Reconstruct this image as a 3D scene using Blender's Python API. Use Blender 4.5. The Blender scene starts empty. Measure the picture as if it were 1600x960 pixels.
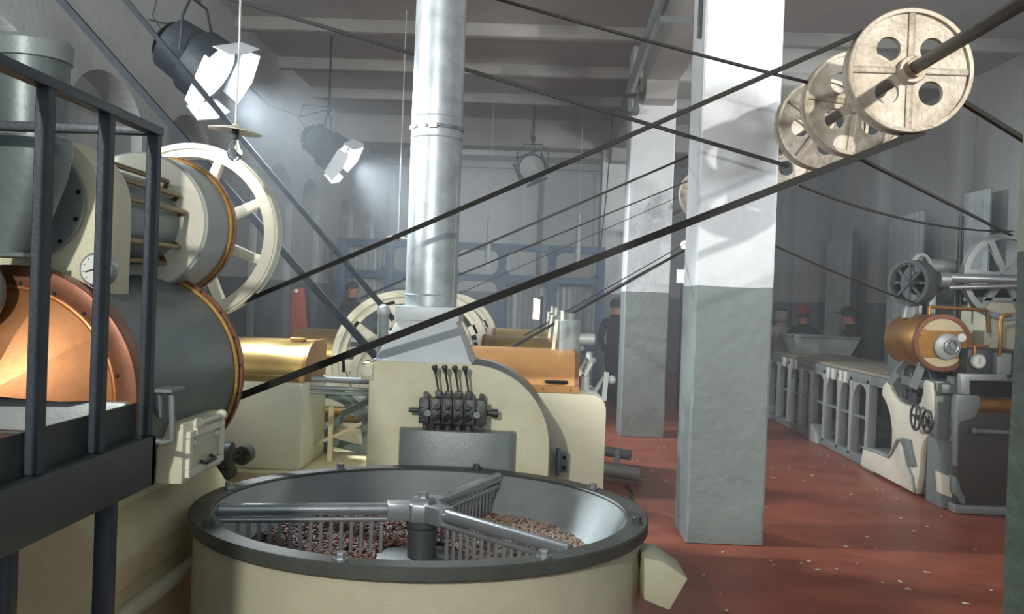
import bpy, bmesh, math, random
import numpy as np
from mathutils import Vector as V, Matrix as M, noise
random.seed(7)
C = bpy.context.scene.collection
PI = math.pi
# ---------------------------------------------------------------- camera
CAMP = V((0, 0, 1.7))
F = 1500.0
RM = (M.Rotation(math.atan(35/F), 3, 'Z') @ M.Rotation(PI/2 - math.atan(14/F), 3, 'X') @ M.Rotation(0.037, 3, 'Z'))
cd = bpy.data.cameras.new('camera'); cd.sensor_width = 36; cd.lens = 36*F/1600; cd.clip_start = .05; cd.clip_end = 200
cam = bpy.data.objects.new('camera', cd); C.objects.link(cam)
cam.matrix_world = M.Translation(CAMP) @ RM.to_4x4()
bpy.context.scene.camera = cam
def ray(px, py): return RM @ V(((px-800)/F, (480-py)/F, -1))
def at(px, py, Y):
    d = ray(px, py); return CAMP + d*(Y/d.y)
def atx(px, py, X):
    d = ray(px, py); return CAMP + d*(X/d.x)
# ---------------------------------------------------------------- world and exposure
sc = bpy.context.scene
sc.view_settings.view_transform = 'Standard'; sc.view_settings.look = 'None'; sc.view_settings.gamma = 1
sc.view_settings.exposure = 0.18
sc.cycles.use_denoising = True
sc.cycles.max_bounces = 6; sc.cycles.diffuse_bounces = 3; sc.cycles.glossy_bounces = 3; sc.cycles.volume_bounces = 1
sc.cycles.sample_clamp_indirect = 4
w = bpy.data.worlds.new('world'); sc.world = w; w.use_nodes = True
w.node_tree.nodes['Background'].inputs[0].default_value = (.80, .90, .98, 1)
w.node_tree.nodes['Background'].inputs[1].default_value = 0.75
# ---------------------------------------------------------------- lights
def spot(name, loc, target, energy, angle, blend=.3, size=.1, col=(1, 1, 1)):
    l = bpy.data.lights.new(name, 'SPOT'); l.energy = energy; l.spot_size = math.radians(angle); l.spot_blend = blend
    l.shadow_soft_size = size; l.color = col
    o = bpy.data.objects.new(name, l); C.objects.link(o); o.location = loc
    o.rotation_euler = (V(target)-V(loc)).to_track_quat('-Z', 'Y').to_euler(); return o
def area(name, loc, target, energy, sx, sy, col=(1, 1, 1)):
    l = bpy.data.lights.new(name, 'AREA'); l.energy = energy; l.shape = 'RECTANGLE'; l.size = sx; l.size_y = sy; l.color = col
    o = bpy.data.objects.new(name, l); C.objects.link(o); o.location = loc
    o.rotation_euler = (V(target)-V(loc)).to_track_quat('-Z', 'Y').to_euler(); return o
spot('key_lamp', (3.3, -1.2, 3.95), (1.6, 7.0, 2.5), 1500, 34, .3, .05, (1, .96, .9))
spot('front_lamp', (-1.5, -1.8, 3.3), (-.7, 5, 1.6), 720, 66, .5, .07, (1, .97, .9))
LAMPS = [(at(318, 108, 7.0), at(365, 140, 6.75)), (at(515, 235, 12), at(548, 255, 11.7))]
spot('theatre_lamp_beam', at(372, 150, 6.7), (.6, 5.2, .6), 680, 80, .6, .12, (.86, .95, 1))
spot('theatre_lamp_beam_far', at(556, 262, 11.6), (2.0, 10.4, .6), 900, 95, .7, .12, (.86, .95, 1))
spot('back_wall_fill', (-3.3, 18.2, 3.6), (1.5, 24, 1.6), 420, 110, .9, .3, (.9, .96, 1))  # added fill light that brightens the back wall, no real lamp
spot('right_ceiling_fill', (4.6, 4.4, 3.0), (1.0, 9.5, 5.2), 800, 95, .9, .4, (.97, .98, 1))  # added fill from outside the frame, lifts the ceiling like bounce light
spot('left_ceiling_fill', (-3.45, 4.0, 3.0), (0, 9.5, 4.9), 600, 130, .9, .4, (.95, .97, 1))  # unseen fill added on the left to brighten the ceiling
spot('rear_ceiling_fill', (5.5, 12.2, 2.8), (0, 15.5, 4.9), 600, 100, .9, .4, (.9, .96, 1))  # added fill for the far ceiling and rear of the hall

# ---------------------------------------------------------------- materials
def lin(c):
    if isinstance(c, str): c = tuple(int(c[i:i+2], 16)/255 for i in (0, 2, 4))
    return tuple((x/12.92 if x <= .04045 else ((x+.055)/1.055)**2.4) for x in c)
def mat(name, col, rough=.5, metal=0., var=.15, scale=4., bump=.1, bscale=60., col2=None, spec=.5, detail=5, coat=0):
    m = bpy.data.materials.new(name); m.use_nodes = True; nt = m.node_tree; N = nt.nodes; L = nt.links
    b = N['Principled BSDF']; c = lin(col)
    tc = N.new('ShaderNodeTexCoord')
    n1 = N.new('ShaderNodeTexNoise'); n1.inputs['Scale'].default_value = scale; n1.inputs['Detail'].default_value = detail
    n1.inputs['Roughness'].default_value = .65
    L.new(tc.outputs['Object'], n1.inputs['Vector'])
    rp = N.new('ShaderNodeValToRGB'); rp.color_ramp.elements[0].position = .32; rp.color_ramp.elements[1].position = .62
    c2 = lin(col2) if col2 else tuple(x*(1-var) for x in c)
    rp.color_ramp.elements[0].color = (*c2, 1); rp.color_ramp.elements[1].color = (*c, 1)
    L.new(n1.outputs['Fac'], rp.inputs['Fac']); L.new(rp.outputs['Color'], b.inputs['Base Color'])
    b.inputs['Metallic'].default_value = metal; b.inputs['Roughness'].default_value = rough
    b.inputs['Specular IOR Level'].default_value = spec
    if coat: b.inputs['Coat Weight'].default_value = coat
    if bump:
        n2 = N.new('ShaderNodeTexNoise'); n2.inputs['Scale'].default_value = bscale; n2.inputs['Detail'].default_value = 4
        L.new(tc.outputs['Object'], n2.inputs['Vector'])
        bp = N.new('ShaderNodeBump'); bp.inputs['Strength'].default_value = bump; bp.inputs['Distance'].default_value = .01
        L.new(n2.outputs['Fac'], bp.inputs['Height']); L.new(bp.outputs['Normal'], b.inputs['Normal'])
    return m
def emit(name, col, s):
    m = bpy.data.materials.new(name); m.use_nodes = True; nt = m.node_tree; nt.nodes.clear()
    e = nt.nodes.new('ShaderNodeEmission'); e.inputs[0].default_value = (*lin(col), 1); e.inputs[1].default_value = s
    o = nt.nodes.new('ShaderNodeOutputMaterial'); nt.links.new(e.outputs[0], o.inputs[0]); return m
def two_tone(name, low, high, z, bump=.35, seamy=.3):
    m = bpy.data.materials.new(name); m.use_nodes = True; nt = m.node_tree; N = nt.nodes; L = nt.links
    b = N['Principled BSDF']; b.inputs['Roughness'].default_value = .62; b.inputs['Specular IOR Level'].default_value = .3
    g = N.new('ShaderNodeNewGeometry'); s = N.new('ShaderNodeSeparateXYZ'); L.new(g.outputs['Position'], s.inputs[0])
    nw = N.new('ShaderNodeTexNoise'); nw.inputs['Scale'].default_value = 3; L.new(g.outputs['Position'], nw.inputs['Vector'])
    ad = N.new('ShaderNodeMath'); ad.operation = 'MULTIPLY_ADD'; ad.inputs[1].default_value = .03; L.new(nw.outputs['Fac'], ad.inputs[0]); L.new(s.outputs['Z'], ad.inputs[2])
    gt = N.new('ShaderNodeMath'); gt.operation = 'GREATER_THAN'; gt.inputs[1].default_value = z+.015; L.new(ad.outputs[0], gt.inputs[0])
    cols = []
    for c in (low, high):
        n = N.new('ShaderNodeTexNoise'); n.inputs['Scale'].default_value = 1.7; n.inputs['Detail'].default_value = 8; n.inputs['Roughness'].default_value = .7
        L.new(g.outputs['Position'], n.inputs['Vector'])
        r = N.new('ShaderNodeValToRGB'); r.color_ramp.elements[0].position = .3; r.color_ramp.elements[1].position = .6
        cc = lin(c); r.color_ramp.elements[0].color = (*(x*.84 for x in cc), 1); r.color_ramp.elements[1].color = (*cc, 1)
        L.new(n.outputs['Fac'], r.inputs['Fac']); cols.append(r)
    mx = N.new('ShaderNodeMixRGB'); L.new(gt.outputs[0], mx.inputs[0]); L.new(cols[0].outputs[0], mx.inputs[1]); L.new(cols[1].outputs[0], mx.inputs[2])
    L.new(mx.outputs[0], b.inputs['Base Color'])
    n2 = N.new('ShaderNodeTexNoise'); n2.inputs['Scale'].default_value = 14; n2.inputs['Detail'].default_value = 6; L.new(g.outputs['Position'], n2.inputs['Vector'])
    bp = N.new('ShaderNodeBump'); bp.inputs['Strength'].default_value = bump; bp.inputs['Distance'].default_value = .03
    L.new(n2.outputs['Fac'], bp.inputs['Height']); L.new(bp.outputs['Normal'], b.inputs['Normal'])
    return m
K = {}
K['cream_shaded'] = mat('cream_paint_shaded', 'cdc9b4', .45, 0, .1, 5, .1, 80)  # cream greyed in its colour because the wheels get less light
K['cream'] = mat('cream_paint', 'dedabf', .42, 0, .1, 3, .12, 90)
K['cream_dirty'] = mat('cream_paint_oil_stained', 'e0dcc0', .45, 0, .1, 2.6, .2, 70, col2='d0cba8')
K['ivory'] = mat('ivory_enamel', 'edead6', .35, 0, .08, 5, .08, 60)
K['cream_tan'] = mat('cream_base_paint', 'cfc39a', .5, 0, .15, 3, .15, 60)
K['pan_cream'] = mat('pan_cream_paint', 'b4b298', .5, 0, .1, 5, .2, 120)
K['grey'] = mat('grey_paint', '87908f', .42, .15, .2, 4, .12, 70)
K['grey_green'] = mat('grey_green_paint', '6f7b76', .5, .1, .2, 3, .12, 60)
K['grey_light'] = mat('light_grey_paint', 'a9b1b0', .4, .15, .15, 4, .1, 60)
K['grey_dark'] = mat('dark_grey_paint', '4c5152', .5, .2, .25, 4, .12, 60)
K['rail'] = mat('blue_black_rail_paint', '353d44', .42, .25, .25, 12, .1, 80)
K['kick'] = mat('charcoal_platform_paint', '474d4d', .5, .15, .2, 4, .1, 60)
K['drum'] = mat('drum_grey_steel', '6d7877', .42, .35, .22, 3, .1, 40)
K['pan'] = mat('pan_inner_steel', '9aa1a2', .42, .35, .25, 2.2, .06, 60)
K['rim'] = mat('pan_rim_paint', '4b4f4a', .45, .1, .2, 6, .2, 120)
K['silver'] = mat('silver_paint', 'a4a9ad', .3, .6, .2, 9, .08, 60)
K['galv'] = mat('galvanised_steel', 'cdd5d9', .4, .45, .3, 9, .05, 30, detail=8)
K['hood'] = mat('hood_sheet_metal', 'dde5e8', .45, .05, .08, 3, .04, 30)
K['copper'] = mat('copper_sheet', 'c98a5a', .4, .7, .22, 4, .05, 30)
K['copper_ring'] = mat('copper_ring', '8c5c44', .4, .5, .3, 8, .06, 50)
K['orange_copper'] = mat('copper_lid_sheet', 'bd8c58', .45, .5, .15, 4, .04, 30)
K['gold'] = mat('brass_lid_sheet', 'c0a060', .33, .75, .3, 3, .05, 25)
K['brassdark'] = mat('aged_brass', 'a87a3c', .42, .65, .3, 5, .08, 40)
K['ochre'] = mat('gold_hoop_paint', 'b98f4c', .5, .4, .25, 12, .5, 50)
K['black'] = mat('black_iron', '26292a', .5, .3, .3, 8, .2, 60)
K['iron'] = mat('cast_iron_grime', '5a5d5c', .45, .5, .5, 14, .4, 60)
K['belt'] = mat('rubber_belt', '16150f', .75, 0, .2, 20, .1, 60)
K['belt2'] = mat('grey_canvas_belt', '2f3337', .95, 0, .2, 20, .1, 60, spec=.1)
K['pulley'] = mat('aged_pulley_paint', 'aea698', .5, .3, .25, 6, .4, 35, col2='857a66')
K['pulley_side'] = mat('pulley_bronze_edge', '85745a', .45, .4, .3, 8, .3, 40)
K['shaft'] = mat('shaft_steel', '56534f', .4, .5, .25, 15, .1, 60)
K['white'] = mat('white_face', 'e4e4dc', .4, 0, .04, 5, 0)
K['blue'] = mat('blue_grey_frame_paint', '48607a', .55, .1, .15, 4, .1, 40)
K['curtain'] = mat('pale_plastic_curtain', 'b9c2c4', .6, 0, .2, 8, .2, 20)
K['rod'] = mat('bronze_rod', '8f7650', .4, .5, .25, 10, .1, 60)
K['red'] = mat('red_oxide_paint', '9b4036', .6, 0, .2, 6, .1, 50)
K['panel_dark'] = mat('brown_black_panel_paint', '45423d', .5, .1, .2, 3, .1, 50)
K['table'] = mat('worn_table_top', '9c9482', .55, 0, .2, 3, .1, 50)
K['cloth'] = mat('black_cloth', '1b1d21', .9, 0, .2, 6, .3, 30)
K['cloth2'] = mat('grey_jacket_cloth', 'a5a7a3', .9, 0, .2, 6, .3, 30)
K['redhat'] = mat('red_knit', '8e2c28', .9, 0, .2, 30, .5, 80)
K['skin'] = mat('skin', 'b57d68', .6, 0, .1, 10, 0)
K['hair'] = mat('dark_hair', '2a221d', .7, 0, .2, 30, .4, 90)
K['bean_brown'] = mat('roasted_cocoa_bean', '6a4030', .55, 0, .45, 40, .2, 90)
K['bean_pale'] = mat('pale_cocoa_bean', 'a08a78', .6, 0, .5, 40, .2, 90)
K['lampbody'] = mat('lamp_black_wrap', '2e353d', .55, .2, .3, 8, .6, 18)
K['wrap'] = mat('white_diffusion_sheet', 'e8f0f4', .5, 0, .04, 8, .2, 20)
K['ceiling'] = mat('ceiling_paint', '9c9a96', .8, 0, .12, 1.2, .15, 20)
K['whitewall'] = mat('plain_wall_paint', 'a3a7a8', .75, 0, .12, 1.2, .15, 20)
K['wall2'] = two_tone('two_tone_wall_paint', '6b7578', 'b0b4b4', 1.84, .12)
K['pillar2'] = two_tone('two_tone_pillar_paint', '7b8583', 'd3d8da', 1.84, .32)
K['pillar0'] = two_tone('two_tone_green_pillar_paint', '4c5850', '8a9182', 1.84, .4)
K['glow'] = emit('lamp_diffuser_glow', 'e6f2ff', 9)
K['warm'] = emit('warm_bulb_glow', 'fff0c8', 6)
K['floor'] = mat('red_oxide_floor', 'a45a44', .42, 0, .2, 1.6, .25, 7, col2='824235', detail=9)
def glass():
    m = bpy.data.materials.new('clear_bulb_glass'); m.use_nodes = True; b = m.node_tree.nodes['Principled BSDF']
    b.inputs['Transmission Weight'].default_value = 1; b.inputs['Roughness'].default_value = .02; b.inputs['IOR'].default_value = 1.1; return m
K['glass'] = glass()

# ---------------------------------------------------------------- mesh builder
ORG = {}
def basis(ax):
    ax = V(ax).normalized(); u = ax.cross(V((0, 0, 1)))
    if u.length < 1e-3: u = V((1, 0, 0))
    u.normalize(); return ax, u, ax.cross(u)
class G:
    def __init__(s): s.v = []; s.f = []; s.mi = []; s.cur = 0
    def add(s, vs, fs):
        n = len(s.v); s.v += [V(p) for p in vs]; s.f += [tuple(i+n for i in f) for f in fs]; s.mi += [s.cur]*len(fs); return s
    def box(s, a, b):
        x0, y0, z0 = a; x1, y1, z1 = b
        return s.add([(x0,y0,z0),(x1,y0,z0),(x1,y1,z0),(x0,y1,z0),(x0,y0,z1),(x1,y0,z1),(x1,y1,z1),(x0,y1,z1)],
                     [(0,3,2,1),(4,5,6,7),(0,1,5,4),(1,2,6,5),(2,3,7,6),(3,0,4,7)])
    def loft(s, rings, cap=True, closed=False):
        n = len(rings[0]); vs = [p for r in rings for p in r]; fs = []
        m = len(rings)
        for i in range(m-1 if not closed else m):
            j = (i+1) % m
            for k in range(n):
                fs.append((i*n+k, i*n+(k+1) % n, j*n+(k+1) % n, j*n+k))
        if cap and not closed: fs += [tuple(range(n))[::-1], tuple((m-1)*n+k for k in range(n))]
        return s.add(vs, fs)
    def lathe(s, prof, o, ax, n=32, a0=0, a1=None, cap=True):
        ax, u, w_ = basis(ax); o = V(o)
        if a1 is None:
            return s.loft([[o+ax*h+(u*math.cos(2*PI*k/n)+w_*math.sin(2*PI*k/n))*r for k in range(n)] for r, h in prof], cap)
    def cyl(s, p0, p1, r0, r1=None, n=20):
        p0 = V(p0); p1 = V(p1); r1 = r0 if r1 is None else r1; d = p1-p0
        return s.lathe([(r0, 0), (r1, d.length)], p0, d, n)
    def tube(s, path, r, n=10):
        path = [V(p) for p in path]; rings = []; _, u, w_ = basis(path[1]-path[0])
        for i, p in enumerate(path):
            t = (path[min(i+1, len(path)-1)]-path[max(i-1, 0)]).normalized()
            u = (u - t*u.dot(t)).normalized(); w_ = t.cross(u)
            rr = r[i] if isinstance(r, (list, tuple)) else r
            rings.append([p+(u*math.cos(2*PI*k/n)+w_*math.sin(2*PI*k/n))*rr for k in range(n)])
        return s.loft(rings)
    def ring(s, o, ax, ri, ro, t, n=48):   # annulus with square section, from o along ax by t
        ax, u, w_ = basis(ax); o = V(o)
        return s.loft([[o+ax*h+(u*math.cos(2*PI*k/n)+w_*math.sin(2*PI*k/n))*r for k in range(n)] for r, h in ((ri,0),(ro,0),(ro,t),(ri,t))], False, True)
    def torus(s, o, ax, R, r, n=40, m=10):
        ax, u, w_ = basis(ax); o = V(o)
        return s.loft([[o+(u*math.cos(2*PI*k/n)+w_*math.sin(2*PI*k/n))*(R+r*math.cos(2*PI*j/m))+ax*(r*math.sin(2*PI*j/m)) for k in range(n)] for j in range(m)], False, True)
    def prism(s, pts, vec):
        pts = [V(p) for p in pts]; vec = V(vec); n = len(pts)
        return s.add(pts+[p+vec for p in pts], [tuple(range(n)), tuple(range(2*n-1, n-1, -1))]+[(i, (i+1) % n, n+(i+1) % n, n+i) for i in range(n)])
    def bar(s, p0, p1, w_, h, up=(0, 0, 1)):
        p0 = V(p0); p1 = V(p1); d = (p1-p0).normalized(); a = d.cross(V(up))
        if a.length < 1e-3: a = V((1, 0, 0))
        a.normalize(); b = a.cross(d).normalized(); a = a*w_/2; b = b*h/2
        return s.prism([p0-a-b, p0+a-b, p0+a+b, p0-a+b], p1-p0)
    def ball(s, o, r, n=16, m=10, sc_=(1, 1, 1)):
        o = V(o); vs = []; fs = []
        for j in range(1, m):
            t = PI*j/m
            for k in range(n): vs.append(o+V((r*sc_[0]*math.sin(t)*math.cos(2*PI*k/n), r*sc_[1]*math.sin(t)*math.sin(2*PI*k/n), r*sc_[2]*math.cos(t))))
        for j in range(m-2):
            for k in range(n): fs.append((j*n+k, (j+1)*n+k, (j+1)*n+(k+1) % n, j*n+(k+1) % n))
        a = len(vs); vs += [o+V((0, 0, r*sc_[2])), o-V((0, 0, r*sc_[2]))]
        for k in range(n): fs.append((a, k, (k+1) % n)); fs.append((a+1, (m-2)*n+(k+1) % n, (m-2)*n+k))
        return s.add(vs, fs)
    def bolt(s, p, ax, r=.01, h=.008):
        ax = V(ax).normalized(); s.lathe([(r*1.3, 0), (r*1.3, h*.3), (r, h*.3), (r, h)], p, ax, 6); return s
    def build(s, name, m, parent=None, bev=0, smooth=35, org=None, seg=2):
        me = bpy.data.meshes.new(name)
        o = bpy.data.objects.new(name, me); C.objects.link(o)
        if parent is not None:
            og = ORG[parent.name]; o.parent = parent
        else:
            if org is None:
                xs = [p.x for p in s.v]; ys = [p.y for p in s.v]; zs = [p.z for p in s.v]
                og = V(((min(xs)+max(xs))/2, (min(ys)+max(ys))/2, min(zs)))
            else: og = V(org)
            o.location = og
        ORG[o.name] = og
        me.from_pydata([p-og for p in s.v], [], s.f)
        for x in (m if isinstance(m, list) else [m]): me.materials.append(K[x])
        for p, k in zip(me.polygons, s.mi): p.material_index = k
        bm = bmesh.new(); bm.from_mesh(me); bmesh.ops.recalc_face_normals(bm, faces=bm.faces)
        if bev:
            es = [e for e in bm.edges if len(e.link_faces) == 2 and e.calc_face_angle(0) > .6]
            bmesh.ops.bevel(bm, geom=es, offset=bev, segments=seg, profile=.5, affect='EDGES', clamp_overlap=True)
        big = [f for f in bm.faces if len(f.verts) > 4]
        if big: bmesh.ops.triangulate(bm, faces=big)
        bm.to_mesh(me); bm.free()
        if smooth:
            me.polygons.foreach_set('use_smooth', [True]*len(me.polygons)); me.set_sharp_from_angle(angle=math.radians(smooth))
        return o
def tag(o, label=None, cat=None, group=None, kind=None):
    if label: o['label'] = label
    if cat: o['category'] = cat
    if group: o['group'] = group
    if kind: o['kind'] = kind
    return o
def thing(name, loc, label, cat, group=None):
    o = bpy.data.objects.new(name, None); o.empty_display_size = .1; C.objects.link(o); o.location = loc; ORG[o.name] = V(loc)
    return tag(o, label, cat, group)
def struct(o): o['kind'] = 'structure'; return o
def copy_tree(o, parent=None):
    c = o.copy(); C.objects.link(c); c.parent = parent; ORG[c.name] = ORG[o.name]
    for ch in list(o.children): copy_tree(ch, c)
    return c
def arc(cx, cz, r, a0, a1, n):
    return [(cx+r*math.cos(math.radians(a0+(a1-a0)*i/n)), cz+r*math.sin(math.radians(a0+(a1-a0)*i/n))) for i in range(n+1)]

# ================================================================ SETTING
CEIL = 4.95
XL, XR, YB = -3.7, 5.9, 24.0
g = G(); nx, ny = 60, 110
x0, x1, y0, y1 = XL-.3, XR+.3, -3, YB+.2
vs = []
for j in range(ny+1):
    for i in range(nx+1):
        x = x0+(x1-x0)*i/nx; y = y0+(y1-y0)*j/ny
        vs.append((x, y, .006*(noise.noise(V((x*1.3, y*1.3, 0)))-1)))
g.add(vs, [(j*(nx+1)+i, j*(nx+1)+i+1, (j+1)*(nx+1)+i+1, (j+1)*(nx+1)+i) for j in range(ny) for i in range(nx)])
struct(g.build('floor', 'floor', org=(0, 0, 0)))
g = G().box((x0, 1.2, CEIL), (x1, y1, CEIL+.15)); ceil = struct(g.build('ceiling', 'ceiling', org=(0, 0, CEIL)))
yj = 3.6
while yj < 16.8:
    g = G().prism([(XL, yj, CEIL+.01), (XL, yj, CEIL-.15), (XL, yj+.16, CEIL-.15), (XL, yj+.20, CEIL+.01)], (XR-XL, 0, 0)); g.build('joist', 'ceiling', ceil, bev=.01)
    yj += 1.95
yj = 19
while yj < 24:
    g = G().box((XL, yj, CEIL-.15), (XR, yj+.18, CEIL+.01)); g.build('joist', 'ceiling', ceil, bev=.01)
    yj += 1.95
g = G().box((XL, 17.45, 4.45), (XR, 17.95, CEIL+.01)); g.build('cross_girder', 'ceiling', ceil, bev=.015)
# longitudinal girder on the pillar row with haunches
g = G()
g.box((1.26, 8.1, 4.42), (1.66, 17.5, CEIL+.01)); g.build('long_girder', 'ceiling', ceil, bev=.015)
for yc in (12.48, 17.78):
    g = G().prism([(1.27, yc-.28, 4.43), (1.27, yc-.75, 4.43), (1.27, yc-.62, 4.22), (1.27, yc-.28, 4.20)], (.38, 0, 0)); g.build('haunch', 'ceiling', ceil)

# left wall with blind arches
wl = struct(thing('wall_left', (XL, 10, 0), None, None))
niches = [(4.6, 1.4), (6.35, 1.4), (8.15, 1.4), (10.1, 1.3), (12.0, 1.2), (13.7, 1.4), (15.6, 1.3), (18.5, 1.4), (21, 1.4)]
edges = [-3]+[(niches[i][0]+niches[i+1][0])/2 for i in range(len(niches)-1)]+[YB]
for (yc, wd), e0, e1 in zip(niches, edges[:-1], edges[1:]):
    r = wd/2; sp = 3.5-r*.62
    arcp = [(XL, yc+r*math.cos(a), sp+.62*r*math.sin(a)) for a in [PI*i/16 for i in range(17)]]
    pts = [(XL, e0, 0), (XL, yc-r, 0)]+[(p[0], 2*yc-p[1], p[2]) for p in arcp]+[(XL, yc+r, 0), (XL, e1, 0), (XL, e1, CEIL), (XL, e0, CEIL)]
    G().prism(pts, (-.3, 0, 0)).build('wall_bay', 'wall2', wl, smooth=0)
    G().box((XL-.22, yc-r+.01, 0), (XL-.1, yc+r-.01, 3.12)).build('niche_panel', 'wall2', wl, bev=.01)
G().box((XL-.45, -3, 0), (XL-.3, YB, CEIL)).build('niche_back', 'wall2', wl, smooth=0)
# back wall and its window recesses
wb = struct(thing('wall_back', (1, YB, 0), None, None))
G().box((XL-.4, YB, 0), (XR+.3, YB+.2, CEIL)).build('wall_face', 'wall2', wb, smooth=0)
for xx in (-2.6, -.2, 1.6, 4.0):
    G().box((xx-.2, YB-.25, 0), (xx+.2, YB, CEIL)).build('pilaster', 'wall2', wb, bev=.015)
wr = struct(thing('wall_right', (XR, 12, 0), None, None))
G().box((XR, 2.5, 0), (XR+.2, YB, CEIL)).build('wall_face', 'wall2', wr, smooth=0)
for yy in (10.6, 13.4, 16.4, 19.6, 22.4):
    G().box((XR-.22, yy-.22, 0), (XR, yy+.22, CEIL)).build('pilaster', 'wall2', wr, bev=.015)

# pillars
def pillar(x0, y0, s, mt, label, h=CEIL, chip=.012):
    g = G(); c = .018; rings = []
    zs = np.linspace(0, h, 90)
    for z in zs:
        k = .004+chip*max(0, noise.noise(V((x0*3, y0, z*5))))*(1.6 if z < 1.0 else .8)
        ring = []
        for i, (cx, cy, a, b) in enumerate([(x0, y0, (0, 1), (1, 0)), (x0+s, y0, (-1, 0), (0, 1)), (x0+s, y0+s, (0, -1), (-1, 0)), (x0, y0+s, (1, 0), (0, -1))]):
            kk = c*.5+k+chip*.9*max(0, noise.noise(V((i*7.1, z*9, x0+y0))))
            j = .003*noise.noise(V((i*3.3, z*2, y0)))
            ring.append(V((cx+a[0]*kk+j, cy+a[1]*kk+j, z))); ring.append(V((cx+b[0]*kk+j, cy+b[1]*kk+j, z)))
        rings.append(ring)
    g.loft(rings)
    o = g.build('pillar', mt, org=(x0+s/2, y0+s/2, 0), smooth=25); o['kind'] = 'structure'; o['label'] = label
    return o
pillar(1.14, 6.87, .555, 'pillar2', 'square grey and white pillar nearest the round pan')
pillar(1.14, 12.2, .56, 'pillar2', 'second grey and white pillar behind the first')
pillar(1.14, 17.5, .56, 'pillar2', 'third grey and white pillar at the far end', h=CEIL)
pillar(1.03, 1.5, .6, 'pillar0', 'dark green pillar edge closest to the viewer')

# haze
hz = bpy.data.materials.new('stage_haze'); hz.use_nodes = True; nt = hz.node_tree; nt.nodes.clear()
vsn = nt.nodes.new('ShaderNodeVolumeScatter'); vsn.inputs['Color'].default_value = (.86, .93, 1, 1); vsn.inputs['Density'].default_value = .018
vsn.inputs['Anisotropy'].default_value = .35
on = nt.nodes.new('ShaderNodeOutputMaterial'); nt.links.new(vsn.outputs[0], on.inputs['Volume']); K['haze'] = hz
tag(G().box((XL-.05, 5.3, .02), (XR-.02, YB-.02, CEIL-.02)).build('haze', 'haze', smooth=0), 'thin bluish stage haze filling the hall', 'haze', kind='stuff')

# ================================================================ ROUND COOLING PAN
PX, PY, PZ = -.445, 4.10, .80
pan = thing('cooling_pan', (PX, PY, 0), 'large round cooling pan with dark rim and three rake arms over beans', 'pan')
O = V((PX, PY, 0))
G().lathe([(.90, .02), (.935, .03), (.935, PZ-.05)], O, (0, 0, 1), 96, cap=False).build('outer_wall', 'pan_cream', pan)
G().loft([[O+V((r*math.cos(2*PI*k/96), r*math.sin(2*PI*k/96), z)) for k in range(96)] for r, z in ((.87, PZ-.005), (.862, PZ-.02), (.72, .57), (.70, .555), (.02, .55))], False).build('inner_bowl', 'pan', pan)
G().loft([[O+V((r*math.cos(2*PI*k/96), r*math.sin(2*PI*k/96), z)) for k in range(96)] for r, z in ((.865, PZ-.05), (.952, PZ-.052), (.958, PZ-.046), (.958, PZ-.006), (.952, PZ), (.872, PZ), (.866, PZ-.006))], False, True).build('rim', 'rim', pan)
G().torus(O+V((0, 0, .035)), (0, 0, 1), .945, .03, 64, 8).build('foot_ring', 'grey_dark', pan)
for k in range(8):
    a = math.radians(79+45*k); p = O+V((.912*math.cos(a), .912*math.sin(a), PZ))
    g = G(); g.lathe([(.026, 0), (.026, .006)], p, (0, 0, 1), 20); g.lathe([(.019, .006), (.019, .022), (.016, .026)], p, (0, 0, 1), 6); g.build('rim_bolt', 'silver' if k % 3 else 'rim', pan, smooth=30)
G().lathe([(.20, .555), (.20, .572), (.19, .578)], O, (0, 0, 1), 48).build('base_disc', 'grey_dark', pan)
G().lathe([(.062, .575), (.062, .70), (.07, .71), (.07, .755)], O, (0, 0, 1), 32).build('hub_post', 'grey_dark', pan)
g = G()
angs = [70, 192, 316]
for a in angs:
    d = V((math.cos(math.radians(a)), math.sin(math.radians(a)), 0)); g.bar(O+V((0, 0, .775)), O+d*.155+V((0, 0, .775)), .085, .075)
g.lathe([(.085, .735), (.085, .812)], O, (0, 0, 1), 6)
g.build('hub_block', 'silver', pan, bev=.006)
g = G(); g.lathe([(.055, .812), (.055, .822), (.045, .834)], O, (0, 0, 1), 6); g.lathe([(.022, .834), (.022, .852), (.018, .856)], O, (0, 0, 1), 6); g.build('hub_nut', 'silver', pan, smooth=30)
for a in angs:
    d = V((math.cos(math.radians(a)), math.sin(math.radians(a)), 0)); n_ = V((-d.y, d.x, 0))
    if n_.y > 0: n_ = -n_
    R1 = .845
    arm = G().lathe([(.020, 0), (.026, .004), (.026, R1-.142), (.022, R1-.138)], O+d*.14+V((0, 0, .782)), d, 24).build('rake_arm', 'silver', pan)
    q = O+n_*.012+V((0, 0, .742))
    G().cyl(q+d*.13, q+d*(R1-.01), .012, n=14).build('crossbar', 'silver', arm)
    tm = None
    for i in range(16):
        t = .175+i*.042
        rr = V((q.x-PX, q.y-PY, 0))+d*t
        zb = .60 if rr.length < .70 else .60+(rr.length-.70)*1.5
        p = q+d*t
        g = G(); g.bar(V((p.x, p.y, zb)), V((p.x, p.y, .735)), .012, .016, up=d); g.build('tine', 'silver', arm, bev=.003, seg=1)
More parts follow.
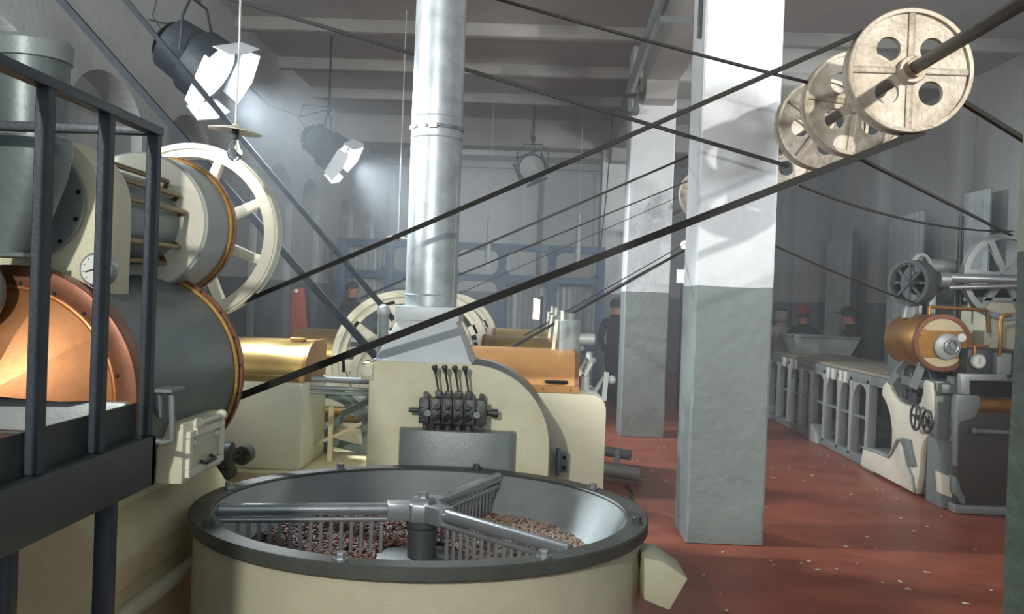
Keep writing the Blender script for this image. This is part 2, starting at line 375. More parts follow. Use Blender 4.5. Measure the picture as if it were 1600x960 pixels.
# beans
def beans(name, mt, label, n, test, seed, flat=.55):
    rnd = random.Random(seed); base = G().ball((0, 0, 0), 1, 6, 4)
    bv = np.array([tuple(p) for p in base.v]); bf = base.f; allv = []; allf = []; c = 0
    tries = 0
    while c < n and tries < n*30:
        tries += 1
        a = rnd.random()*2*PI; r = .715*math.sqrt(rnd.random()); x = r*math.cos(a); y = r*math.sin(a)
        if r < .20 or not test(x, y, a, r): continue
        hgt = .015+.05*max(0, min(1, (r-.2)/.5))*(1 if True else 0)+.02*noise.noise(V((x*5, y*5, 0)))
        rot = np.array(M.Rotation(rnd.random()*2*PI, 3, 'Z') @ M.Rotation(rnd.uniform(-.8, .8), 3, 'X') @ M.Rotation(rnd.uniform(-.8, .8), 3, 'Y'))
        s = rnd.uniform(.8, 1.2)
        vv = (bv*np.array([.0135, .008, .0062])*s) @ rot.T+np.array([x+PX, y+PY, .56+hgt*rnd.uniform(.75, 1.0)+.008])
        k = len(allv)*len(bv); allv.append(vv); allf += [tuple(i+k for i in f) for f in bf]; c += 1
    g = G(); g.v = [V(p) for p in np.concatenate(allv)]; g.f = allf; g.mi = [0]*len(allf)
    return tag(g.build(name, mt, smooth=60), label, 'beans', kind='stuff')
side = lambda x, y: (x*.75-y*.3+.05*noise.noise(V((x*6, y*6, 3))))
beans('roasted_beans', 'bean_brown', 'reddish brown beans lying in the left half of the pan', 5200, lambda x, y, a, r: side(x, y) < .02, 3)
beans('pale_beans', 'bean_pale', 'pale grey beans heaped in the right half of the pan', 4200, lambda x, y, a, r: side(x, y) > .0, 4)
# chute at right of pan
g = G(); pts = [at(1006, 872, 3.72), at(1036, 878, 3.72), at(1075, 905, 3.72), at(1046, 955, 3.72), at(1006, 938, 3.72)]
g.prism(pts, (0, .26, 0)); g.build('discharge_chute', 'pan_cream', pan, bev=.006)

# ================================================================ FAN HOUSING, HOOD AND FLUE
hs = thing('fan_housing', (-.39, 5.5, 0), 'cream rounded fan housing with oil stains behind the round pan', 'machine')
Y0 = 5.2
prof = [(-.884, .02), (-.884, 1.33), (-.33, 1.33)]+arc(-.33, .886, .444, 90, 0, 20)[1:]+[(.114, .02)]
G().prism([(x, Y0+.01, z) for x, z in prof], (0, .54, 0)).build('side_band', 'grey', hs, bev=.004)
G().prism([(x, Y0, z) for x, z in [(-.884, .02), (-.884, 1.33), (-.33, 1.33)]+arc(-.33, .892, .438, 90, 0, 20)[1:]+[(.108, .02)]], (0, .012, 0)).build('front_plate', 'cream_dirty', hs, bev=.003, seg=1)
g = G(); st = [(-.39+.315*math.copysign(abs(math.cos(a))**.8, math.cos(a)), Y0+.005-.13*abs(math.sin(a))**.55) for a in [PI*i/32 for i in range(33)]]
g.prism([(x, y, .35) for x, y in st], (0, 0, .63)); g.build('duct_cowl', 'grey', hs, bev=.008)
g = G(); q = at(576, 580, 5.22); g.box((q.x-.035, 5.185, q.z-.045), (q.x+.03, 5.34, q.z+.045)); g.build('corner_lug', 'cream', hs, bev=.005)
G().cyl((q.x, 5.172, q.z), (q.x, 5.19, q.z), .03, n=24).build('lug_cap', 'ivory', hs)
g = G(); q = at(876, 722, 5.75); g.box((q.x-.015, 5.73, q.z-.06), (q.x+.045, 5.77, q.z+.06)); g.cyl((q.x-.015, 5.74, q.z-.085), (q.x-.015, 5.74, q.z+.085), .014, n=10); g.build('hinge', 'grey', hs, bev=.004)
g = G()
for dz in (-.03, .03): g.cyl((q.x+.02, 5.722, q.z+dz), (q.x+.02, 5.732, q.z+dz), .011, n=12)
g.build('hinge_hole', 'black', hs)  # black discs give the dark inside of two holes
# hood
hd = thing('flue_hood', (-.6, 5.55, 1.335), 'pale sheet metal hood tapering up from the cream housing', 'hood')
a = [V((x, y, 1.333)) for x, y in ((-.862, 5.205), (-.335, 5.205), (-.335, 5.73), (-.862, 5.73))]
b = [V((x, y, 1.555)) for x, y in ((-.765, 5.375), (-.435, 5.375), (-.435, 5.71), (-.765, 5.71))]
G().loft([a, b]).build('skirt', 'hood', hd, bev=.004)
G().box((-.782, 5.365, 1.553), (-.42, 5.72, 1.635)).build('collar', 'hood', hd, bev=.005)
G().box((-.87, 5.2, 1.33), (-.328, 5.735, 1.342)).build('flange', 'hood', hd, bev=.003, seg=1)
# flue
fl = thing('flue_pipe', (-.60, 5.545, 1.635), 'shiny galvanised flue pipe rising from the hood to the ceiling', 'pipe')
FO = V((-.60, 5.545, 0))
G().lathe([(.149, 1.636), (.147, 2.68)], FO, (0, 0, 1), 64).build('lower_section', 'galv', fl)
G().lathe([(.1475, 2.60), (.143, 4.2), (.143, CEIL)], FO, (0, 0, 1), 64).build('upper_section', 'galv', fl)
for z, r in ((2.60, .151), (2.72, .149), (1.70, .153)): G().torus(FO+V((0, 0, z)), (0, 0, 1), r-.003, .004, 64, 6).build('bead', 'galv', fl)
g = G(); g.loft([[FO+V((r*math.cos(2*PI*k/64), r*math.sin(2*PI*k/64), z)) for k in range(64)] for r, z in ((.148, 2.650), (.156, 2.648), (.156, 2.668), (.148, 2.666))], False, True); g.box((-.63, 5.37, 2.643), (-.585, 5.40, 2.673)); g.cyl((-.65, 5.38, 2.658), (-.57, 5.38, 2.658), .006); g.build('clamp_band', 'silver', fl)
G().bar(FO+V((.135, -.062, 1.64)), FO+V((.131, -.06, 2.6)), .006, .006).build('seam', 'galv', fl)

# valve block with four levers
vb = thing('lever_valve_block', (-.413, 5.18, .98), 'dark oily valve block with four upright levers on the housing', 'valve')
xc, yf, zc = -.413, 5.19, 1.075
G().box((xc-.165, yf-.1, zc-.06), (xc+.165, yf, zc+.075)).build('manifold', 'iron', vb, bev=.006)
for i in range(6):
    x = xc-.152+i*.061
    G().box((x-.027, yf-.122, zc-.058), (x+.027, yf-.09, zc+.078)).build('valve_section', 'iron', vb, bev=.006)
for i in range(4):
    x = xc-.081+i*.054
    g = G(); g.cyl((x, yf-.06, zc-.10), (x, yf-.06, zc-.055), .021, n=14); g.cyl((x, yf-.06, zc-.115), (x, yf-.06, zc-.10), .014, n=10); g.build('spring_cap', 'iron', vb)
    g = G(); g.cyl((x+.012, yf-.145, zc-.012), (x-.022, yf-.118, zc-.035), .012, n=10); g.cyl((x, yf-.14, zc+.04), (x, yf-.12, zc+.03), .015, n=12); g.build('port_plug', 'iron', vb)
    g = G(); g.box((x-.016, yf-.085, zc+.07), (x+.016, yf-.045, zc+.115)); g.cyl((x-.02, yf-.065, zc+.105), (x+.02, yf-.065, zc+.105), .01, n=8); g.build('lever_fork', 'iron', vb, bev=.003)
    lv = G().cyl((x, yf-.065, zc+.1), (x-.02, yf-.09, zc+.215), .0055, .0065, n=10).build('lever', 'iron', vb)
    G().lathe([(.006, 0), (.013, .028), (.0165, .034), (.0165, .042), (.011, .05)], (x-.0185, yf-.087, zc+.205), (-.02, -.02, .115), 14).build('knob', 'grey_dark', lv)
for s_ in (-1, 1):
    g = G(); g.cyl((xc+s_*.16, yf-.06, zc+.005), (xc+s_*.235, yf-.06, zc+.005), .014, n=12); g.cyl((xc+s_*.205, yf-.06, zc+.005), (xc+s_*.24, yf-.06, zc+.005), .023 if s_ > 0 else .012, n=12); g.build('side_port', 'iron', vb, bev=.002, seg=1); G().box((xc+s_*.15-.012, yf-.08, zc+.07), (xc+s_*.15+.012, yf-.04, zc+.105)).build('lifting_lug', 'iron', vb, bev=.002, seg=1); G().box((xc+s_*.15-.012, yf-.08, zc-.09), (xc+s_*.15+.012, yf-.04, zc-.055)).build('lifting_lug', 'iron', vb, bev=.002, seg=1)
    G().cyl((xc+s_*.13, yf-.133, zc), (xc+s_*.13, yf-.118, zc), .018, n=14).build('face_boss', 'grey', vb)

# ================================================================ CONCHES (row of three)
def spoked(g, o, ax, r_hub, r_in, n, w_, t, ang0=0):
    ax, u, w2 = basis(ax)
    for k in range(n):
        a = math.radians(ang0)+2*PI*k/n; d = u*math.cos(a)+w2*math.sin(a)
        g.bar(V(o)+d*r_hub+ax*t/2, V(o)+d*r_in+ax*t/2, w_, t, up=ax)
def conche(label):
    YO = 5.8
    r = thing('conche_machine', (-.9, 6.3, 0), label, 'machine', 'conche machines in a row behind the fan housing')
    G().box((-2.1, 5.70, .0), (-.95, 6.9, .60)).build('plinth', 'cream_tan', r, bev=.01)
    lb = G().box((-2.0, YO, .60), (-1.39, 6.47, 1.135)).build('left_tank', 'cream', r, bev=.012)
    g = G(); pr = [(YO+.02, 1.135), (YO+.02, 1.17)]+[(YO+.33-.31*math.cos(t), 1.17+.205*math.sin(t)) for t in [PI/2*i/10 for i in range(1, 11)]]+[(YO+.58, 1.375), (YO+.62, 1.345), (YO+.62, 1.135)]
    g.prism([(-1.98, y, z) for y, z in pr], (.575, 0, 0)); ll = g.build('left_lid', 'gold', r, bev=.003, seg=1)
    g = G(); g.prism([(-1.405, YO+.02+(y-YO-.02)*1.0-.006, z+.006) for y, z in pr], (.02, 0, 0)); g.build('end_flange', 'brassdark', ll)
    G().box((-1.98, YO+.008, 1.136), (-1.39, YO+.03, 1.175)).build('bottom_strip', 'gold', ll, bev=.002, seg=1)
    g = G()
    for x in (-1.9, -1.72, -1.6, -1.45): g.bolt((x, YO+.01, 1.155), (0, -1, 0), .006, .006)
    g.build('strip_bolt', 'brassdark', ll)
    g = G(); g.cyl((-1.55, YO+.3, 1.385), (-1.45, YO+.3, 1.385), .012, n=10); g.box((-1.54, YO+.27, 1.373), (-1.46, YO+.34, 1.382)); g.build('lid_hinge', 'brassdark', ll)
    # right tank with rounded shoulder
    rp = [(-.38, .0), (-.38, 1.135), (.356, 1.135)]+arc(.356, 1.035, .1, 90, 0, 8)[1:]+[(.456, .0)]
    G().prism([(x, YO, z) for x, z in rp], (0, .8, 0)).build('right_tank', 'cream', r, bev=.006)
    g = G(); g.prism([(-.40, y, z) for y, z in pr], (.665, 0, 0)); rl = g.build('right_lid', 'orange_copper', r, bev=.003, seg=1)
    g = G(); g.prism([(.262, y-.006, z+.006) for y, z in pr], (.022, 0, 0)); g.build('end_flange', 'copper_ring', rl)
    g = G(); g.prism([(-.422, y-.006, z+.006) for y, z in pr], (.022, 0, 0)); g.build('end_flange', 'copper_ring', rl)
    G().box((-.40, YO+.004, 1.136), (.29, YO+.03, 1.18)).build('bottom_strip', 'orange_copper', rl, bev=.002, seg=1)
    g = G(); g.tube([(.085, YO+.03, 1.20), (.09, YO-.01, 1.205), (.11, YO-.02, 1.205), (.19, YO-.02, 1.205), (.21, YO-.01, 1.205), (.215, YO+.03, 1.20)], .009, 8); g.build('lid_handle', 'black', rl)
    g = G()
    for x in (-.3, -.1, .07, .24): g.bolt((x, YO+.004, 1.157), (0, -1, 0), .007, .007)
    g.build('strip_bolt', 'brassdark', rl)
    # shoulder ridges and linkage right of the lid
    g = G()
    for i in range(6): g.prism([(x, YO+.12+i*.09, z) for x, z in [(.30, 1.13)]+arc(.356, 1.035, .106, 90, 0, 8)+[(.44, 1.03), (.30, 1.03)]], (0, .03, 0))
    g.build('shoulder_rib', 'grey_light', r)
    g = G(); g.cyl((.335, YO+.30, 1.12), (.335, YO+.30, 1.22), .035, n=12); g.tube([(.33, YO+.3, 1.22), (.37, YO+.33, 1.30), (.36, YO+.4, 1.36)], .02, 8); g.tube([(.40, YO+.25, 1.13), (.45, YO+.22, 1.22), (.50, YO+.22, 1.2)], .016, 8); g.ball((.50, YO+.22, 1.21), .028, 10, 6); g.bar((.455, YO+.2, 1.08), (.465, YO+.2, 1.26), .012, .03); g.build('linkage', 'grey_light', r)
    cs = G().lathe([(.07, 0), (.075, .005), (.075, .225), (.07, .232), (.035, .232), (.035, .27), (.02, .275)], (.235, YO+.48, 1.34), (0, 0, 1), 24).build('oil_canister', 'grey', r)
    G().cyl((.30, YO+.48, 1.45), (.40, YO+.48, 1.45), .038, n=16).build('side_cap', 'grey_light', cs)
    g = G(); g.bar((.13, YO+.46, 1.34), (.15, YO+.46, 1.57), .014, .022); g.cyl((.185, YO+.46, 1.56), (.185, YO+.46, 1.63), .010, n=8); g.build('white_lever', 'ivory', cs)
    # big wheel between the tanks
    WO = V((-.893, 6.6, 1.229))
    g = G(); g.ring(WO, (0, 1, 0), .452, .497, .12, 72); g.ring(WO+V((0, .02, 0)), (0, 1, 0), .405, .455, .05, 72); g.ring(WO+V((0, .02, 0)), (0, 1, 0), .06, .25, .05, 48)
    ax, u, w2 = basis((0, 1, 0))
    for k in range(9):      # windows between tapering web spokes
        a0 = 2*PI*(k+.35)/9; pts = []
        for aa, rr in ((-.10, .43), (.10, .43), (.17, .22), (-.17, .22)):
            pts.append(WO+V((0, .02, 0))+(u*math.cos(a0+aa)+w2*math.sin(a0+aa))*rr)
        g.prism(pts, (0, .05, 0))
    wh = g.build('belt_wheel', 'cream_shaded', r, smooth=30)
    G().lathe([(.43, 0), (.43, .02)], (-.893, 6.86, 1.229), (0, 1, 0), 48).build('dark_backing_disc', 'grey_dark', r)  # added dark disc behind the wheel so its windows read dark
    W2 = V((-.93, 6.40, 1.16))
    g = G(); g.ring(W2, (0, 1, 0), .24, .285, .09, 56); g.ring(W2+V((0, .02, 0)), (0, 1, 0), .18, .245, .03, 56); g.ring(W2+V((0, .01, 0)), (0, 1, 0), .03, .09, .06, 32); spoked(g, W2+V((0, .02, 0)), (0, 1, 0), .06, .2, 6, .05, .03, 20)
    g.build('small_wheel', 'cream_shaded', r, smooth=30)
    G().cyl((-.93, 5.95, 1.16), (-.93, 7.1, 1.16), .028, n=16).build('wheel_axle', 'grey_light', r)
    g = G(); g.bar((-1.3, 6.68, 1.37), (-.55, 6.72, 1.36), .05, .03); g.bar((-1.35, 6.68, 1.31), (-.45, 6.72, 1.30), .05, .02); g.build('cross_rail', 'galv', r)
    # ball-topped post
    q = at(597, 555, 6.25)
    g = G(); g.lathe([(.035, 0), (.035, .40), (.038, .405)], (q.x, 6.25, 1.15), (0, 0, 1), 16); g.build('post', 'grey', r)
    G().ball((q.x, 6.25, 1.585), .044, 16, 10).build('post_ball', 'grey_light', r)
    # upper rails between tank and housing
    for z, rr in ((1.145, .02), (1.09, .014), (1.06, .010)): G().cyl((-1.40, 6.0, z), (-.38, 6.0, z), rr, n=12).build('tie_rod', 'grey', r)
    g = G(); g.bar((-1.20, 6.1, .92), (-.9, 6.1, 1.08), .05, .04); g.bar((-1.1, 6.15, .98), (-.92, 6.15, 1.11), .03, .03); g.box((-1.0, 6.1, 1.02), (-.9, 6.2, 1.13)); g.build('link_arm', 'grey_green', r, bev=.004)
    # dark flywheel below
    FW = at(500, 688, 6.50); FW.y = 6.49
    g = G(); g.ring(FW, (0, 1, 0), .29, .375, .08, 64); g.ring(FW+V((0, -.02, 0)), (0, 1, 0), .325, .345, .03, 64); spoked(g, FW+V((0, .03, 0)), (0, 1, 0), .04, .3, 6, .05, .04, 12); g.cyl(FW+V((0, 0, 0)), FW+V((0, .1, 0)), .06)
    g.build('flywheel', 'grey_green', r, smooth=30)
    G().cyl((-1.5, 7.0, .80), (-.6, 7.0, .80), .06, n=20).build('brass_roller', 'gold', r)
    g = G(); q = at(516, 700, 6.2); g.bar((q.x, 6.2, .60), (q.x, 6.2, .95), .03, .03); g.bar((q.x-.3, 6.2, .60), (q.x+.2, 6.2, .85), .02, .02); g.build('guard_rail', 'cream_tan', r)
    g = G(); q = at(357, 715, 5.62); g.cyl((q.x-.06, 5.62, q.z), (q.x+.02, 5.62, q.z), .09, n=24); g.box((q.x-.1, 5.56, q.z-.12), (q.x+.03, 5.7, q.z-.06)); m_ = g.build('motor', 'grey_dark', r, bev=.004)
    q = at(377, 713, 5.5); g = G(); g.cyl((q.x, 5.50, q.z), (q.x, 5.60, q.z), .055, n=24); g.build('motor_cover', 'iron', r)
    g = G()
    for k in range(4):
        a = PI/4+PI/2*k; g.cyl((q.x+.026*math.cos(a), 5.494, q.z+.026*math.sin(a)), (q.x+.026*math.cos(a), 5.505, q.z+.026*math.sin(a)), .011, n=10)
    g.build('cover_hole', 'black', r)
    return r
c0 = conche('nearest conche machine with copper right lid and gold left lid')
for i, lb in ((1, 'middle conche machine whose gold lids show above the nearest one'), (2, 'farthest conche machine of the row, mostly hidden')):
    c = copy_tree(c0); c.location = c0.location+V((0, 1.9*i, 0)); c['label'] = lb
    for ch in c.children:
        if ch.name.startswith('right_lid'):
            me = ch.data.copy(); me.materials[0] = K['gold']; ch.data = me

# ================================================================ ROASTER ON THE LEFT
AX = -1.86
ro = thing('drum_roaster', (AX, 4.0, 0), 'large drum roaster with copper front, cream casings and spoked flywheel', 'machine')
zl = 1.285
# base
bp = [(-2.35, 0), (-2.35, 1.0), (-1.56, 1.0), (-1.56, .84), (-1.535, .83), (-1.44, .70), (-1.44, .60), (-1.455, .59), (-1.455, 0)]
G().prism([(x, 3.32, z) for x, z in bp], (0, 1.35, 0)).build('base', 'cream_tan', ro, bev=.006)
G().tube([(-1.44, 3.25, .50), (-1.44, 4.7, .50)], .034, 12).build('base_moulding', 'cream', ro)
G().box((-2.33, 3.36, 1.0), (-1.5, 4.5, 1.22)).build('saddle', 'grey_light', ro, bev=.01)
G().lathe([(.455, 0), (.458, 1.15)], (AX, 3.40, zl), (0, 1, 0), 96).build('roasting_drum', 'drum', ro)
# rear copper flange
g = G(); g.ring((AX, 4.53, zl), (0, 1, 0), .44, .484, .035, 96); rf = g.build('rear_flange', 'copper_ring', ro)
G().torus((AX, 4.51, zl), (0, 1, 0), .462, .012, 96, 8).build('hoop_bead', 'ochre', rf)
for k in range(22):
    a = 2*PI*k/22+.1; G().bolt((AX+.474*math.cos(a), 4.53, zl+.474*math.sin(a)), (0, -1, 0), .006, .006).build('rivet', 'black', rf)
# front copper ring
g = G(); g.ring((AX, 3.36, zl), (0, 1, 0), .385, .468, .10, 96); fr = g.build('front_ring', 'copper_ring', ro, bev=.006)
G().torus((AX, 3.36, zl), (0, 1, 0), .388, .009, 96, 8).build('ring_bead', 'copper', fr)
for k in range(20):
    a = 2*PI*k/20+.22; G().bolt((AX+.405*math.cos(a), 3.36, zl+.405*math.sin(a)), (0, -1, 0), .006, .006).build('rivet', 'black', fr)
# copper half dome of sheet panels
g = G(); nS = 5
def dome_pt(a, r, y): return V((AX+r*math.cos(a), y, zl+r*math.sin(a)))
for k in range(nS):
    a0, a1 = PI*k/nS, PI*(k+1)/nS
    ring1 = [dome_pt(a0+(a1-a0)*i/8, .385, 3.365) for i in range(9)]
    mid0, mid1 = dome_pt(a0, .24, 3.27), dome_pt(a1, .24, 3.27)
    n0 = len(g.v)
    midr = [mid0.lerp(mid1, i/8) for i in range(9)]
    g.add(ring1+midr+[V((AX, 3.20, zl+.02))], [(i, i+1, 9+i+1, 9+i) for i in range(8)]+[(9+i, 9+i+1, 18) for i in range(8)])
g.build('copper_dome', 'copper', ro, smooth=18)
G().box((AX-.44, 3.335, zl-.26), (AX+.44, 3.42, zl-.002)).build('front_plate', 'grey_light', ro, bev=.01)
# side bracket on drum
g = G(); g.box((-1.46, 3.52, 1.30), (-1.33, 3.66, 1.315)); g.tube([(-1.345, 3.56, 1.30), (-1.335, 3.56, 1.12), (-1.37, 3.56, 1.11), (-1.43, 3.56, 1.12)], .012, 8); g.cyl((-1.41, 3.57, 1.30), (-1.39, 3.57, 1.20), .03, .008, 12); g.build('sampling_spout', 'grey', ro, bev=.002, seg=1)
# inspection hatch
hb = G().box((-1.47, 3.75, .915), (-1.365, 4.24, 1.155)).build('hatch_box', 'cream', ro, bev=.008)
g = G(); xx = -1.365
for a, b in (((xx, 3.78, .935), (xx+.018, 4.21, .965)), ((xx, 3.78, 1.09), (xx+.018, 4.21, 1.12)), ((xx, 3.78, .966), (xx+.0175, 3.815, 1.089)), ((xx, 4.175, .966), (xx+.0175, 4.21, 1.089))): g.box(a, b)
g.build('hatch_frame', 'ivory', hb, bev=.003, seg=1)
g = G(); g.cyl((xx+.02, 3.84, 1.145), (xx+.02, 4.18, 1.145), .011, n=12)
for y in (3.86, 4.15): g.ball((xx+.02, y, 1.145), .024, 12, 8); g.bar((xx+.012, y, 1.15), (xx+.012, y, 1.10), .02, .02)
g.build('hatch_hinge', 'ivory', hb)
g = G(); g.tube([(xx+.005, 3.94, .975), (xx+.03, 3.95, .97), (xx+.032, 4.05, .972), (xx+.005, 4.07, .98)], .008, 8); g.build('hatch_handle', 'iron', hb)
g = G(); g.ball((xx+.005, 3.85, 1.065), .015, 10, 6); g.ball((xx+.005, 4.13, 1.065), .015, 10, 6); g.build('hatch_stud', 'ivory', hb)
# upper axis assembly
zu = 1.99
cp = [(AX-.258, 1.60), (AX+.258, 1.60)]+arc(AX, zu, .258, 0, 180, 28)
G().prism([(x, 3.50, z) for x, z in cp], (0, .26, 0)).build('arched_casing', 'cream_dirty', ro, bev=.008)
bd = G().lathe([(.175, 0), (.205, .004), (.205, .03)], (AX, 3.455, zu), (0, 1, 0), 56).build('bearing_disc', 'grey', ro)
for k in range(12):
    a = 2*PI*k/12+.2; G().bolt((AX+.192*math.cos(a), 3.457, zu+.192*math.sin(a)), (0, -1, 0), .007, .008).build('disc_bolt', 'black', bd)
G().lathe([(.20, 0), (.20, .66)], (AX, 3.76, zu), (0, 1, 0), 56).build('inner_tube', 'grey', ro)
ud = G().lathe([(.17, -.002), (.315, 0), (.318, .006), (.326, .36)], (AX, 4.42, zu), (0, 1, 0), 80).build('upper_drum', 'ivory', ro)
g = G(); g.lathe([(.3185, .02), (.328, .02), (.332, .33), (.32, .33)], (AX, 4.42, zu), (0, 1, 0), 80, cap=False); g.build('drum_jacket', 'grey_light', ud)
G().ring((AX, 4.755, zu), (0, 1, 0), .30, .352, .04, 80).build('drum_flange', 'copper_ring', ud)
G().torus((AX, 4.745, zu), (0, 1, 0), .335, .013, 80, 8).build('gold_hoop', 'ochre', ud)
for k in range(14):
    a = 2*PI*k/14; G().bolt((AX+.344*math.cos(a), 4.755, zu+.344*math.sin(a)), (0, -1, 0), .006, .006).build('rivet', 'black', ud)
for a in (32, 12, -28, -52, 52):
    a = math.radians(a); x, z = AX+.24*math.cos(a), zu+.24*math.sin(a)
    G().tube([(x, 3.74, z), (x, 4.36, z), (x, 4.39, z), (x-.05*math.cos(a), 4.43, z-.05*math.sin(a))], .012, 8).build('cage_rod', 'rod', ro)
# gauge
q = at(160, 421, 3.76); gz = at(161, 422, 3.50)
g = G(); g.lathe([(.058, 0), (.062, .006), (.062, .05), (.05, .06)], gz+V((0, -.06, 0)), (0, 1, 0), 32); ga = g.build('pressure_gauge', 'silver', ro)
G().cyl(gz+V((0, -.064, 0)), gz+V((0, -.055, 0)), .052, n=32).build('gauge_face', 'white', ga)
g = G(); g.bar(gz+V((.008, -.067, .004)), gz+V((-.035, -.067, -.010)), .003, .004); g.cyl(gz+V((0, -.069, 0)), gz+V((0, -.064, 0)), .006, n=10)
for k in range(9):
    a = math.radians(-45+k*33.75); g.bar(gz+V((.040*math.cos(a), -.0655, .040*math.sin(a))), gz+V((.046*math.cos(a), -.0655, .046*math.sin(a))), .002, .002)
g.build('gauge_needle', 'black', ga)
# flywheel
FO2 = V((-1.866, 5.11, 1.99))
g = G(); g.ring(FO2, (0, 1, 0), .405, .478, .05, 96); g.ring(FO2+V((0, -.012, 0)), (0, 1, 0), .448, .466, .02, 96); g.ring(FO2+V((0, .05, 0)), (0, 1, 0), .42, .462, .03, 96); g.ring(FO2+V((0, .08, 0)), (0, 1, 0), .405, .474, .035, 96)
fwl = g.build('flywheel', 'ivory', ro, smooth=30)
ax_, u_, w_2 = basis((0, 1, 0))
for k in range(8):
    a = math.radians(25+45*k); d = V((math.cos(a), 0, math.sin(a))); nrm = V((-math.sin(a), 0, math.cos(a)))
    p0, p1 = FO2+d*.06, FO2+d*.425; y_ = V((0, .07, 0)); yo = V((0, .012, 0))
    g = G(); g.loft([[p0-nrm*.032+yo, p0+nrm*.032+yo, p0+nrm*.032+y_, p0-nrm*.032+y_], [p1-nrm*.023+yo, p1+nrm*.023+yo, p1+nrm*.023+y_, p1-nrm*.023+y_]]); g.build('spoke', 'ivory', fwl, bev=.006)
G().cyl(FO2+V((0, -.35, 0)), FO2+V((0, .18, 0)), .09, n=32).build('wheel_hub', 'grey_light', ro)
G().lathe([(.20, 0), (.215, .01), (.215, .09), (.20, .1)], (AX, 4.97, 1.285), (0, 1, 0), 48).build('drive_pulley', 'grey_dark', ro)
G().box((AX-.12, 4.62, 0), (AX+.12, 5.06, 1.4)).build('rear_pedestal', 'cream_tan', ro, bev=.01)
# vertical duct and elbow at the far left
vd = thing('charging_duct', (-1.74, 3.24, 1.76), 'blue grey upright duct with collar and hopper, left of the gauge', 'duct')
DX, DY = -1.742, 3.24
g = G(); g.lathe([(.122, 2.18), (.122, 2.46)], (DX, DY, 0), (0, 0, 1), 48); g.build('duct_tube', 'drum', vd)
G().lathe([(.118, 2.44), (.13, 2.445), (.132, 2.50), (.122, 2.515), (.10, 2.515)], (DX, DY, 0), (0, 0, 1), 48).build('collar', 'grey', vd)
g = G(); rings = []
for z, x, rx, ry in ((2.19, 0, .124, .122), (2.14, 0, .13, .12), (2.05, -.01, .125, .11), (1.93, -.04, .115, .095), (1.82, -.075, .10, .08), (1.79, -.085, .095, .075)):
    rings.append([V((DX+x+rx*math.copysign(abs(math.cos(t))**.7, math.cos(t)), DY+ry*math.copysign(abs(math.sin(t))**.7, math.sin(t)), z)) for t in [2*PI*k/40 for k in range(40)]])
g.loft(rings); g.build('hopper', 'drum', vd)
G().torus((DX, DY, 2.185), (0, 0, 1), .122, .008, 48, 8).build('lower_bead', 'grey', vd)
G().box((DX-.20, DY-.09, 1.775), (DX+.04, DY+.09, 1.792)).build('hopper_flange', 'drum', vd, bev=.003, seg=1)
g = G().ball((DX-.165, DY, 1.655), .095, 24, 16, (1, .8, 1.3)); g.build('spout_bulb', 'drum', vd)

# ================================================================ PLATFORM WITH RAILING
pf = thing('access_platform', (-1.22, 2.5, 0), 'dark steel platform with railing in front of the roaster', 'platform')
XPp = -1.215; YF = 3.0
G().box((XPp-.006, .9, 1.065), (XPp+.03, YF+.02, 1.222)).build('side_beam', 'kick', pf, bev=.004)
G().box((-2.6, YF-.012, 1.065), (XPp+.03, YF+.02, 1.222)).build('end_beam', 'kick', pf, bev=.004)
G().box((-2.6, .9, 1.19), (XPp, YF, 1.215)).build('deck_plate', 'kick', pf, bev=.003)
G().box((XPp-.035, .9, 1.215), (XPp-.028, YF, 1.325)).build('toe_board', 'kick', pf)
for i in range(6):
    y = 3.0-.335*i
    G().box((XPp-.018, y-.018, 1.222), (XPp+.018, y+.018, 2.185)).build('baluster', 'rail', pf, bev=.003, seg=1)
G().box((XPp-.02, .9, 2.17), (XPp+.022, YF+.02, 2.198)).build('top_rail', 'rail', pf, bev=.003)
G().box((-2.6, YF-.02, 2.17), (XPp+.02, YF+.02, 2.198)).build('end_rail', 'rail', pf, bev=.003)
for y in (2.80, 2.25, 1.2):
    for x in (XPp-.025, -2.55): G().box((x-.025, y-.025, 0), (x+.025, y+.025, 1.19)).build('leg', 'rail', pf, bev=.004)

